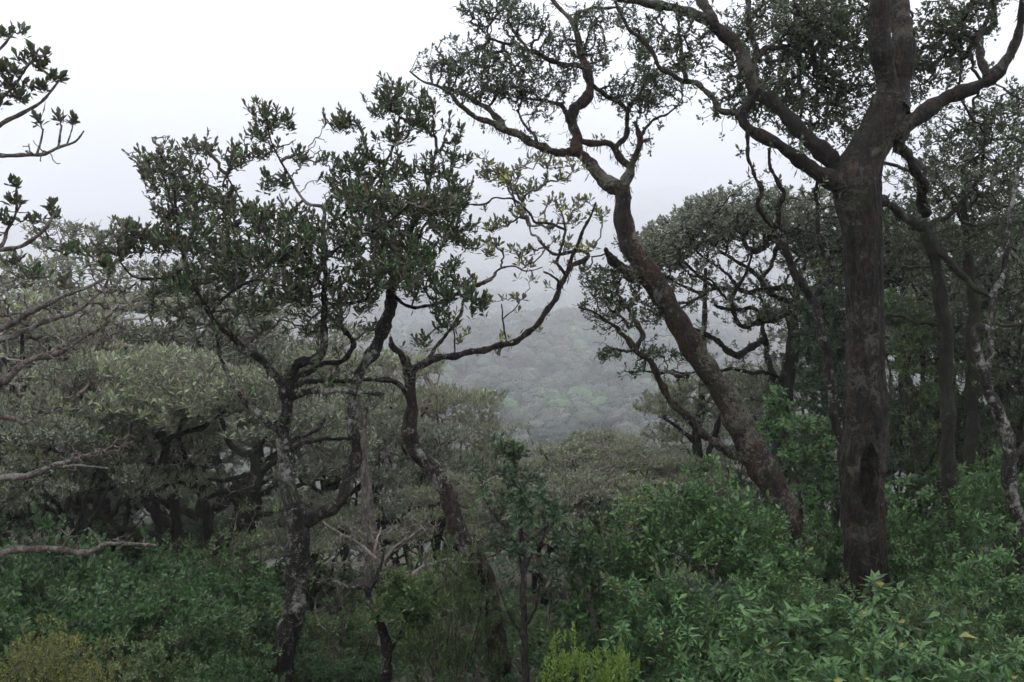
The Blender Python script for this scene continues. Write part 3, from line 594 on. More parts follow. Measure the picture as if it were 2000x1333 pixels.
for b in [(1880, 310, 70, 50, 130, .2, 1), (1930, 400, 70, 60, 150, .4, 1), (1840, 400, 50, 40, 60, .6, .8), (1960, 530, 50, 50, 90, .5, .8), (1850, 560, 50, 40, 60, .8, .8), (1980, 330, 50, 50, 80, .4, .8)]: E2.blob(*b)
E2.grow()
finish(E2, 'broadleaf_tree', 'thin trunk behind and right of the mossy straight one', 'tree', M['bark_mossy'], M['twig_dark'], M['leaf_grey'],
       L_(7, 0.065, spread=(15, 95), ratio=.45, back=.06), 'oval', moss=1200)
E3 = Tree(8.6)
E3.limb([(2006, 1420, 34), (2002, 1250, 30), (1999, 1165, 28), (1992, 1064, 27), (1981, 988, 26), (1972, 922, 26), (1970, 862, 25), (1952, 806, 24), (1930, 765, 22), (1921, 735, 18), (1912, 690, 17), (1903, 655, 16), (1912, 640, 16), (1930, 642, 12)], name='trunk', sides=16, rough=0.14, wig=0)
E3.limb([(1926, 750, 13), (1935, 690, 12), (1938, 640, 11), (1940, 578, 12), (1955, 550, 11), (1964, 510, 10), (1968, 470, 9), (1975, 412, 8), (1982, 370, 7), (1990, 327, 6), (2000, 270, 4)], 0.3)
E3.limb([(1978, 905, 14), (1992, 880, 10), (2010, 860, 8)], 0.2)
for b in [(1985, 300, 40, 40, 50, .4, .5), (1990, 620, 40, 50, 50, .5, .5), (1960, 680, 40, 30, 30, .6, .4), (2020, 420, 40, 80, 60, .2, .5)]: E3.blob(*b)
E3.grow()
finish(E3, 'broadleaf_tree', 'crooked slim trunk at the right-hand edge with a dark wand rising from its bend', 'tree', M['bark_left'], M['twig_dark'], M['leaf_small'],
       L_(7, 0.055, spread=(15, 95), ratio=.5, back=.05), 'oval', moss=900)
V_ = Tree(9.6)
V_.limb([(1690, 1130, 16), (1668, 960, 15), (1650, 880, 14), (1633, 832, 15), (1626, 789, 17), (1619, 723, 18), (1606, 657, 18), (1596, 611, 17), (1576, 568, 17), (1550, 532, 15), (1537, 492, 14), (1520, 446, 12)], name='trunk', sides=12, rough=0.22, wig=0)
V_.limb([(1586, 582, 12), (1604, 566, 13), (1618, 550, 12), (1629, 522, 11), (1618, 500, 10), (1604, 485, 9), (1596, 442, 8), (1599, 400, 8)], 0.1, rough=0.2)
V_.blob(1600, 520, 40, 40, 30, .3, .4); V_.blob(1560, 560, 40, 20, 20, .3, .3); V_.blob(1510, 400, 15, 40, 12, 0, .1); V_.grow()
finish(V_, 'slender_tree', 'thin twisting pale stem between the leaning tree and the big hollow trunk', 'tree', M['bark_left'], M['twig_dark'], M['leaf_small'], L_(6, 0.05, ratio=.5), 'oval', moss=1400)

# ================================================================== flat-topped tree behind
Fm = Tree(15.5, .85)
Fm.limb([(1525, 960, 52), (1528, 860, 46), (1532, 780, 40), (1540, 723, 34), (1551, 657, 28), (1548, 615, 24), (1556, 590, 20)], name='trunk', sides=18, rough=0.14, wig=0)
Fm.limb([(1525, 760, 24), (1508, 728, 16), (1499, 700, 13), (1499, 677, 12), (1490, 645, 11), (1497, 604, 9), (1485, 580, 8), (1475, 555, 7)], 0.6)
Fm.limb([(1552, 640, 18), (1540, 615, 16), (1513, 624, 15), (1480, 631, 14), (1455, 638, 14), (1445, 635, 12), (1437, 617, 12), (1428, 591, 10), (1444, 558, 8), (1461, 525, 7), (1470, 490, 5)], -0.8, rough=0.2)
Fm.limb([(1482, 628, 9), (1481, 611, 9), (1464, 602, 9), (1440, 606, 9), (1424, 604, 9), (1402, 600, 8), (1398, 594, 7)], -0.5)
Fm.limb([(1556, 590, 18), (1550, 568, 16), (1525, 562, 15), (1497, 565, 13), (1464, 571, 12), (1437, 565, 11), (1398, 564, 10), (1365, 571, 9), (1332, 558, 6), (1310, 545, 4)], -0.3, rough=0.2)
Fm.limb([(1556, 592, 14), (1517, 581, 11), (1497, 568, 11), (1488, 552, 12), (1480, 538, 11), (1451, 518, 9), (1424, 502, 8), (1405, 489, 6), (1380, 460, 4)], 0.7, rough=0.2)
Fm.limb([(1484, 545, 10), (1500, 530, 9), (1510, 510, 8), (1520, 480, 6), (1525, 450, 4)], 0.6)
Fm.limb([(1499, 680, 13), (1490, 664, 15), (1474, 677, 16), (1444, 693, 15), (1430, 690, 14), (1414, 680, 14), (1395, 661, 12), (1372, 650, 11), (1355, 647, 11), (1350, 635, 6)], -1.0, rough=0.2)
Fm.limb([(1520, 740, 14), (1497, 728, 10), (1464, 728, 9), (1431, 720, 8), (1405, 726, 8), (1370, 724, 6), (1339, 730, 5), (1312, 723, 4)], -1.0)
Fm.limb([(1553, 610, 14), (1575, 585, 11), (1586, 571, 10), (1616, 535, 9), (1645, 525, 8), (1680, 505, 6)], 0.5)
Fm.limb([(1556, 600, 12), (1560, 550, 10), (1575, 510, 8), (1580, 470, 5)], 1.2)
Fm.limb([(1398, 562, 8), (1372, 545, 7), (1345, 520, 6), (1320, 495, 5), (1290, 470, 3)], 0.3)
Fm.limb([(1372, 575, 7), (1350, 592, 6), (1325, 604, 5)], -0.5)
Fm.limb([(1440, 562, 8), (1425, 540, 7), (1400, 520, 6), (1370, 500, 5), (1350, 475, 3)], -0.8)
Fm.limb([(1428, 590, 7), (1410, 575, 6), (1385, 545, 5), (1350, 540, 4)], -0.7)
for i, (x, y) in enumerate([(1275, 470), (1300, 440), (1340, 415), (1375, 402), (1410, 398), (1450, 402), (1490, 402), (1530, 402), (1570, 402), (1610, 415), (1650, 430), (1690, 440), (1740, 455), (1790, 470)]):
    Fm.blob(x, y + 12, 42, 24, 190, 0, 2.2); Fm.blob(x, y + 50, 40, 24, 110, 0, 1.8)
for b in [(1255, 480, 22, 25, 60, 0, 1), (1290, 510, 40, 22, 70, 0, 1.2), (1350, 500, 50, 20, 70, 0, 1.4), (1320, 545, 30, 20, 26, 0, 1), (1650, 520, 60, 30, 120, .6, 1), (1720, 540, 60, 40, 140, .8, 1), (1600, 480, 60, 30, 110, 0, 1.4), (1560, 500, 40, 30, 50, 1, .8), (1600, 600, 30, 25, 30, .6, .6)]:
    Fm.blob(*b)
Fm.sprout(420, .1, .6)
Fm.grow(tipr=0.0036, beta=0.45, maxr=0.055, up1=0.5, pathw=0.3, jit=0.12)

finish(Fm, 'flat_topped_tree', 'flat-topped tree behind, black tangled boughs under an umbrella of grey-green leaves', 'tree', M['bark_mossy'], M['twig_dark'], M['leaf_grey'],
       L_(8, 0.07, spread=(15, 90), ratio=.5, back=.06), 'oval', moss=2600, mossL=(0.03, 0.12))

H = Tree(16.5)
H.limb([(1362, 1060, 24), (1364, 954, 20), (1361, 872, 20), (1368, 800, 17), (1376, 723, 13), (1375, 657, 11), (1377, 591, 10), (1378, 525, 7)], name='trunk', sides=12, rough=0.14, wig=0)
H.limb([(1365, 950, 18), (1383, 896, 14), (1397, 848, 12), (1415, 800, 8), (1430, 770, 5)], -0.6)
H.limb([(1362, 870, 10), (1330, 840, 8), (1295, 815, 5)], -0.3)
for b in [(1270, 795, 28, 12, 60, 0, .8), (1300, 775, 40, 16, 110, 0, 1), (1340, 755, 45, 14, 110, 0, 1.2), (1330, 800, 50, 25, 130, 0, 1.2), (1430, 750, 60, 20, 150, 0, 1.2), (1440, 790, 60, 35, 180, 0, 1.2), (1290, 840, 40, 18, 60, 0, 1), (1490, 770, 40, 40, 100, .3, 1), (1370, 700, 30, 14, 20, 0, .5)]: H.blob(*b)
H.grow(tipr=0.003, up1=.6)
finish(H, 'broadleaf_tree', 'two thin stems behind the leaning trunk under a low pale olive canopy', 'tree', M['bark_mossy'], M['twig'], M['leaf_pale'],
       L_(8, 0.085, spread=(12, 75), ratio=.36, back=.05), 'obov', moss=500)

# ================================================================== left edge tree, branches reaching in
I = Tree(6.2)
I.limb([(-330, 1800, 120), (-310, 1300, 96), (-270, 900, 84), (-290, 600, 74), (-250, 300, 56), (-260, 0, 40), (-230, -200, 24)], name='trunk', sides=18, rough=0.12, wig=0)
I.limb([(-262, 420, 40), (-190, 380, 24), (-100, 330, 16), (-40, 310, 11), (0, 304, 9), (30, 304, 8), (80, 302, 7), (115, 289, 6), (146, 277, 4.5), (164, 256, 3)], 0, rough=.12)
I.limb([(72, 301, 5), (80, 275, 4), (84, 252, 3)], 0.03); I.limb([(113, 290, 4.5), (118, 262, 4), (120, 244, 3)], -.03); I.limb([(130, 284, 4), (138, 262, 3), (142, 244, 2.5)], .03)
I.limb([(-150, 352, 16), (-80, 290, 13), (-20, 255, 10), (10, 240, 9), (40, 222, 8), (70, 208, 6), (95, 184, 5), (114, 160, 3.5)], .1)
I.limb([(-60, 275, 11), (-25, 220, 9), (5, 190, 7), (30, 165, 5), (50, 135, 4), (70, 110, 3)], -.1)
I.limb([(-190, 380, 18), (-120, 250, 13), (-60, 160, 10), (-20, 110, 8), (5, 90, 5), (25, 68, 3)], .2)
I.limb([(-275, 640, 40), (-180, 580, 20), (-80, 520, 13), (0, 490, 9), (45, 480, 8), (80, 455, 7), (100, 430, 5), (115, 402, 3)], 0)
I.limb([(0, 488, 8), (15, 450, 6), (30, 420, 5), (40, 400, 3)], .1)
I.limb([(-276, 860, 40), (-150, 760, 19), (-60, 690, 13), (0, 645, 10), (65, 608, 9), (116, 583, 7), (166, 563, 5), (205, 545, 4)], -.2)
I.limb([(-20, 672, 10), (30, 655, 9), (90, 628, 7), (141, 613, 6), (171, 593, 5), (205, 560, 4), (215, 530, 3)], .2)
I.limb([(-276, 960, 36), (-150, 840, 18), (-60, 780, 13), (0, 750, 12), (40, 716, 10), (76, 698, 9), (106, 695, 8), (141, 675, 7), (170, 655, 5), (200, 640, 4)], 0.1)
I.limb([(-278, 1080, 40), (-150, 1010, 18), (-60, 960, 13), (0, 938, 12), (60, 928, 10), (116, 907, 8), (166, 892, 6), (202, 882, 4)], .1)
I.limb([(100, 914, 6), (150, 910, 4), (210, 915, 3)], .1)
I.limb([(-290, 1220, 40), (-150, 1130, 18), (-60, 1100, 14), (0, 1084, 12), (30, 1076, 11), (80, 1072, 10), (130, 1076, 9), (177, 1079, 9), (207, 1064, 7), (250, 1063, 6), (303, 1066, 4)], .3)
I.limb([(-30, 760, 10), (0, 812, 8), (30, 820, 7), (55, 826, 6), (75, 805, 4)], .1)
for b in [(10, 60, 22, 10, 6, 0, .08), (42, 66, 12, 5, 3, 0, .05), (50, 108, 20, 9, 7, 0, .06), (80, 100, 18, 6, 6, 0, .06), (30, 140, 30, 14, 14, 0, .15), (85, 135, 14, 12, 6, 0, .05), (105, 152, 18, 12, 10, 0, .06), (60, 160, 26, 14, 12, 0, .1), (10, 165, 16, 14, 8, 0, .1), (50, 190, 26, 8, 8, 0, .1), (12, 200, 14, 10, 4, 0, .1), (88, 105, 12, 6, 3, 0, .05),
          (85, 237, 13, 6, 4, 0, .05), (125, 233, 14, 4, 4, 0, .04), (150, 236, 14, 5, 4, .02, .04), (15, 362, 14, 8, 5, 0, .1), (25, 385, 22, 10, 8, 0, .1), (90, 400, 14, 8, 5, 0, .05), (60, 430, 18, 10, 5, 0, .1), (100, 418, 14, 8, 4, 0, .05), (15, 430, 14, 14, 6, 0, .1), (20, 515, 20, 10, 6, 0, .1),
          (120, 485, 16, 6, 6, 0, .1), (155, 490, 20, 7, 8, 0, .1), (60, 530, 40, 20, 10, 0, .2), (-40, 140, 40, 60, 20, 0, .3), (-60, 420, 50, 60, 20, 0, .3), (-60, 600, 40, 40, 14, 0, .3), (190, 510, 20, 15, 8, 0, .1)]:
    I.blob(*b)
for b in [(60, 600, 70, 30, 40, 0, .3), (150, 610, 60, 35, 40, 0, .3), (220, 570, 50, 35, 34, 0, .3), (90, 690, 70, 25, 34, 0, .3), (190, 655, 60, 30, 34, 0, .3), (60, 800, 70, 30, 26, 0, .3), (160, 890, 70, 25, 34, 0, .3), (230, 870, 50, 25, 24, 0, .2), (130, 1050, 70, 18, 24, .1, .2), (270, 1050, 50, 16, 20, .2, .2), (40, 450, 60, 40, 24, 0, .3), (100, 290, 60, 30, 10, 0, .1)]: I.twigs(*b)
for b in [(205, 520, 20, 14, 5, 0, .1), (130, 560, 30, 14, 4, 0, .1)]: I.blob(*b)
I.limbs = [(n_, np.column_stack([C[:, :3], C[:, 3] * (1.25 if n_ == 'branch' and C[-1, 2] < .7 else 1)]), a_, b_, c_) for n_, C, a_, b_, c_ in I.limbs]
I.grow(tipr=0.0036, up0=-.1, up1=1.0, jit=.05)
finish(I, 'broadleaf_tree', 'pale-twigged branches of a tree standing off the left edge, large leaves in upturned tufts', 'tree', M['bough'], M['bough'], M['leaf_dark'],
       L_(6, 0.066, spread=(8, 66), ratio=.42, back=.04, lvar=.5), 'obov', moss=300, parts=300, key='dark')

# ================================================================== gnarled trees of the left middle ground
J = Tree(14.0)
J.limb([(352, 1130, 24), (345, 1030, 22), (333, 958, 24), (321, 912, 24), (323, 877, 20), (313, 847, 18), (300, 820, 12)], name='trunk', sides=14, rough=0.22, wig=0)
J.limb([(412, 1130, 22), (406, 1023, 20), (399, 983, 20), (389, 943, 20), (374, 912, 17), (350, 904, 12), (333, 902, 11), (298, 907, 7), (270, 900, 5)], 0, d0=14.3, name='trunk', rough=0.2)
J.limb([(383, 925, 14), (362, 890, 10), (350, 850, 9), (360, 815, 7)], -.5)
J.limb([(313, 1039, 20), (303, 993, 18), (293, 963, 17), (273, 948, 16), (242, 943, 14), (200, 955, 11), (160, 960, 8)], 0, d0=13.6, name='branch', rough=0.25)
J.limb([(323, 865, 14), (345, 850, 12), (395, 835, 10), (440, 800, 8), (455, 770, 6)], -.4)
J.limb([(313, 850, 14), (280, 820, 10), (240, 800, 8), (200, 770, 6)], -.4)
J.limb([(150, 1062, 14), (182, 1050, 18), (242, 1060, 20), (283, 1045, 20), (318, 1060, 18), (350, 1075, 16)], 0, d0=13.4, name='branch', rough=.25)
J.limb([(136, 988, 7), (170, 998, 9), (202, 1013, 12), (240, 1035, 12), (283, 1050, 12)], 0, d0=13.5)
for b in [(300, 780, 100, 40, 260, -.6, 1.5), (380, 800, 80, 30, 180, -.6, 1.4), (220, 830, 90, 40, 230, -.5, 1.4), (330, 715, 110, 30, 150, -.4, 1.6), (440, 760, 70, 40, 160, -.4, 1.4), (180, 920, 70, 30, 120, -.4, 1), (250, 880, 60, 25, 80, -.4, 1)]: J.blob(*b)
for b in [(300, 760, 120, 60, 90, -.7, 1.2), (200, 850, 90, 50, 60, -.6, 1), (420, 760, 80, 60, 60, -.5, 1), (330, 880, 80, 40, 40, -.4, .8)]: J.twigs(*b)
J.grow(tipr=.0034, up0=-.1, up1=.9, jit=.12, beta=.45)
finish(J, 'gnarled_tree', 'dark gnarled stems bent over at left, under low pale olive foliage', 'tree', M['bark_mossy'], M['twig_pale'], M['leaf_pale'],
       L_(8, 0.115, spread=(12, 75), ratio=.34, back=.05), 'obov', moss=900, mossL=(.04, .15))
J2 = Tree(13.0)
J2.limb([(395, 1140, 40), (424, 1060, 38), (470, 1013, 30), (485, 985, 26), (497, 950, 22), (497, 912, 20), (493, 887, 18), (474, 887, 13), (449, 867, 12), (439, 837, 10), (425, 800, 7)], name='trunk', sides=14, rough=0.22, wig=0)
J2.limb([(490, 975, 18), (510, 930, 15), (535, 900, 12), (560, 870, 9), (600, 840, 6)], .4)
J2.limb([(480, 1000, 14), (520, 1005, 12), (560, 995, 9), (610, 985, 6)], .5)
J2.limb([(488, 980, 14), (465, 960, 12), (420, 965, 10), (400, 980, 6)], .5)
J2.limb([(496, 925, 12), (470, 930, 9), (430, 940, 7), (400, 930, 5)], .5)
J2.limb([(495, 890, 12), (515, 860, 9), (535, 830, 7), (560, 800, 5)], -.3)
for b in [(520, 820, 90, 40, 180, .5, 1.4), (610, 820, 80, 40, 170, .8, 1.4), (480, 760, 80, 40, 150, .8, 1.2), (680, 870, 60, 40, 100, 1, 1.2), (600, 900, 60, 30, 60, 1, 1)]: J2.blob(*b)
for b in [(540, 820, 110, 60, 80, .2, 1.2), (640, 860, 80, 60, 60, .4, 1), (450, 930, 80, 40, 40, .2, .8)]: J2.twigs(*b)
J2.grow(tipr=.0034, up0=-.1, up1=.9, jit=.12, beta=.45)
finish(J2, 'gnarled_tree', 'black leaning bole splitting into crooked arms behind the lichened forked tree', 'tree', M['bark_mossy'], M['twig'], M['leaf_grey'],
       L_(8, 0.105, spread=(12, 75), ratio=.36, back=.05), 'obov', moss=900, mossL=(.04, .15))

# thin poles behind the forked tree
for pts, dd, lb in [([(722, 1180, 12), (715, 1060, 11), (712, 960, 10), (708, 870, 9), (705, 820, 8), (700, 780, 6)], 11.5, 'thin bare pole rising just right of the forked tree, the left one'),
                    ([(745, 1150, 12), (727, 1010, 11), (718, 930, 10), (712, 860, 8), (716, 810, 6)], 12.0, 'thin bare pole crossing behind its twin, right of the forked tree')]:
    Q_ = Tree(dd); Q_.limb(pts, name='trunk', sides=8, wig=0); Q_.blob(pts[-1][0], pts[-1][1] - 40, 40, 30, 60, 0, .4); Q_.grow()
    finish(Q_, 'thin_tree', lb, 'tree', M['twig'], M['twig'], M['leaf_grey'], L_(7, 0.08, ratio=.36), 'obov')

# ================================================================== small trees of the centre foreground
G = Tree(7.5)
G.limb([(1030, 1440, 17), (1026, 1310, 15), (1023, 1200, 13), (1021, 1110, 12), (1018, 1040, 10), (1012, 960, 7), (1005, 900, 5), (1003, 860, 3)], name='trunk', sides=10, rough=.1, wig=0)
G.limb([(1020, 1095, 8), (1004, 1060, 7), (985, 1030, 5), (960, 1000, 4), (940, 960, 3)], -.2); G.limb([(1021, 1130, 8), (1040, 1080, 6), (1060, 1050, 5), (1075, 1000, 4)], .2)
G.limb([(1025, 1250, 8), (1000, 1210, 6), (990, 1190, 5), (975, 1150, 3)], .2); G.limb([(1024, 1230, 7), (1045, 1190, 5), (1055, 1140, 4)], -.2)
for b in [(1000, 862, 38, 14, 26, 0, .2), (1010, 890, 45, 18, 34, 0, .3), (990, 940, 60, 25, 50, 0, .4), (1030, 960, 50, 30, 40, 0, .3), (1000, 1000, 70, 30, 55, 0, .4), (1070, 1010, 50, 25, 28, .1, .3), (960, 1040, 40, 25, 22, 0, .3), (1030, 1060, 60, 30, 34, 0, .3), (935, 905, 25, 12, 8, 0, .1), (1090, 985, 25, 10, 8, .1, .1), (1060, 1130, 40, 25, 16, 0, .2), (985, 1150, 30, 30, 10, 0, .2)]: G.blob(*b)
G.tips = [t[rng.random(len(t)) < .4] for t in G.tips]
G.grow(tipr=.0024, up0=.2, up1=.5)
finish(G, 'sapling', 'upright sapling with glossy blue-green leaves, its tip against the misty hillside', 'tree', M['twig_dark'], M['twig_dark'], M['leaf_sap'],
       L_(7, 0.065, spread=(20, 100), ratio=.5, back=.08, droop=.3), 'oval', along=1, parts=250, key='sap')
K1 = Tree(8.2)
K1.limb([(1190, 1400, 14), (1170, 1260, 11), (1150, 1170, 10), (1124, 1122, 9), (1110, 1100, 8), (1098, 1080, 6)], name='trunk', sides=8, wig=0)
K1.limb([(1112, 1103, 5), (1125, 1070, 4), (1140, 1045, 3)], 0)
for b in [(1115, 1050, 35, 22, 30, 0, .3), (1145, 1080, 35, 22, 22, 0, .3), (1095, 1100, 30, 18, 14, 0, .2), (1160, 1150, 40, 25, 14, 0, .2)]: K1.blob(*b)
K1.grow(tipr=.0022)
finish(K1, 'sapling', 'curved pale-stemmed sapling with dark tuft, low in the centre right of the upright one', 'tree', M['twig'], M['twig_dark'], M['leaf_sap'], L_(7, 0.055, spread=(20, 100), ratio=.5, back=.07), 'oval', along=1)
N1 = Tree(7.8)
N1.limb([(752, 1420, 24), (755, 1320, 21), (757, 1266, 20), (743, 1225, 17), (723, 1180, 14), (714, 1150, 12), (690, 1148, 8), (668, 1142, 7), (645, 1132, 6), (620, 1140, 4)], name='trunk', sides=12, rough=.16, wig=0)
N1.limb([(762, 1272, 13), (775, 1250, 10), (790, 1225, 7), (805, 1200, 5)], .1)
N1.limb([(716, 1160, 11), (735, 1130, 8), (745, 1100, 7), (750, 1080, 5)], .2)
for b in [(800, 1150, 60, 22, 70, .1, .35), (770, 1180, 55, 25, 60, 0, .35), (840, 1180, 45, 25, 45, .1, .3), (790, 1215, 60, 22, 50, 0, .3), (760, 1130, 30, 14, 16, .1, .2)]: N1.blob(*b)
N1.grow(tipr=.0022)
finish(N1, 'small_tree', 'crooked little tree with olive tufts, low between the lichened and reddish trunks', 'tree', M['bark_left'], M['twig_dark'], M['leaf_olive'],
       L_(9, 0.06, spread=(12, 85), ratio=.34, back=.05), 'obov', along=1)
BT = Tree(9.0)
BT.limb([(742, 1260, 12), (748, 1180, 11), (752, 1130, 9), (745, 1095, 8)], name='trunk', sides=8, wig=0)
BT.limb([(748, 1105, 7), (700, 1062, 6), (660, 1040, 4), (630, 1020, 3)], 0); BT.limb([(747, 1100, 6), (770, 1070, 5), (800, 1050, 4), (825, 1030, 3)], .2); BT.limb([(730, 1090, 6), (735, 1060, 5), (745, 1030, 3)], .2)
BT.limb([(752, 1140, 9), (790, 1128, 9), (809, 1120, 9), (834, 1105, 8), (860, 1097, 6), (885, 1093, 4)], .2)
for b in [(650, 1040, 60, 30, 26, 0, .5), (720, 1035, 60, 30, 34, 0, .5), (790, 1040, 60, 30, 34, 0, .5), (840, 1030, 40, 25, 16, .2, .4), (690, 1090, 60, 25, 20, 0, .4)]: BT.blob(*b)
BT.grow(tipr=.0032, up0=-.1, up1=.8, jit=.16)
finish(BT, 'bare_tree', 'leafless fan of pinkish-grey twigs behind the crooked little tree', 'tree', M['twig_pale'], M['twig_pale'], M['leaf_grey'], L_(2, 0.03, ratio=.4), 'obov')

# ================================================================== canopy trees on the slope: four kinds, copied
def canopy(kind, seed):
    global rng
    rng = np.random.default_rng(seed)
    T = Tree(0); Hh = 7.0
    z = np.linspace(-0.5, 3.0, 6); w = rng.normal(size=(6, 2)).cumsum(0) * 0.14; w -= w[0]
    T.limb3(np.column_stack([w, z, np.linspace(.17, .11, 6)]), 'trunk', 12, .2)
    for k in range(7):
        a = k * 0.9 + rng.random() * .5; st = np.array([*w[3 + k % 3], z[3 + k % 3]]); r = 1.6 + rng.random() * 1.0; e = np.array([math.cos(a) * r, math.sin(a) * r, 4.3 + rng.random() * 1.3])
        if k == 6: e[:2] *= .2; e[2] = 5.6
        t = np.linspace(0, 1, 6)[:, None]; P = st + (e - st) * t + rng.normal(size=(6, 3)) * 0.2 * np.sin(t * 3.14); P[:, 2] -= .5 * np.sin(t[:, 0] * 3.14)
        T.limb3(np.column_stack([P, np.linspace(.085, .03, 6)]), 'branch', 8, .25)
    NB = 17
    for k in range(NB):
        a = k * 2.4 + rng.random() * .4; r = 3.0 * math.sqrt((k + .5) / NB); zz = 6.3 - .2 * r * r + rng.normal() * .42
        w_ = .7 + .45 * rng.random(); T.blob3((math.cos(a) * r, math.sin(a) * r, zz), (w_, w_, .26), int((125 if kind != 'pale' else 85) * w_ * w_), clump=7, sig=.25)
    for k in range(9):
        a = k * 1.3; r = 2.2 + 1.2 * rng.random(); T.blob3((math.cos(a) * r, math.sin(a) * r, 3.4 + 1.6 * rng.random()), (.75, .75, .25), 55, clump=7, sig=.25)
    for t_ in list(T.tips):
        k_ = max(2, len(t_) // 4); T.bare.append(t_[:k_] + rng.normal(size=(k_, 3)) * [.22, .22, .16] + [0, 0, .1])
    T.grow(tipr=dict(pale=.0065, grey=.0045, dark=.004, twiggy=.0085)[kind], beta=.44 if kind != 'twiggy' else .3, up0=-.05, up1=.8, jit=.1, pathw=.3)
    pr = dict(pale=('twig_pale', 'leaf_pale', L_(7, .13, spread=(12, 75), ratio=.36, back=.05, lvar=.4), 'obov'),
              grey=('twig', 'leaf_grey', L_(8, .105, spread=(15, 88), ratio=.45, back=.06), 'oval'),
              dark=('twig_dark', 'leaf_small', L_(8, .08, spread=(15, 90), ratio=.5, back=.06), 'oval'),
              twiggy=('twig_pale', 'leaf_pale', L_(6, .15, spread=(12, 70), ratio=.34, back=.05, lvar=.4), 'obov'))[kind]
    r = finish(T, 'canopy_tree', 'x', 'tree', M['bark_mossy'], M[pr[0]], M[pr[1]], pr[2], pr[3], group='canopy trees on the slope below', base=(0, 0, 0), sides=3, lod=False)
    return r
PROTO = {k: canopy(k, 11 + i) for i, k in enumerate(['pale', 'grey', 'dark', 'twiggy'])}
USED = set(); rng = np.random.default_rng(99)
def plant(proto, px, ptop, d, label, wide=1.0, rot=None):
    x = (px - 1000) / F * d; ztop = (666 - ptop) / F * d; gz = float(terrain(x, d)); s = max(0.35, (ztop - gz) / 6.7)
    r = PROTO[proto]
    if proto in USED: r = copy_tree(r)
    USED.add(proto)
    r.location = (x, d, gz); r.scale = (s * wide, s * wide, s); r.rotation_euler = (0, 0, rng.random() * 6.28 if rot is None else rot)
    r['label'] = label
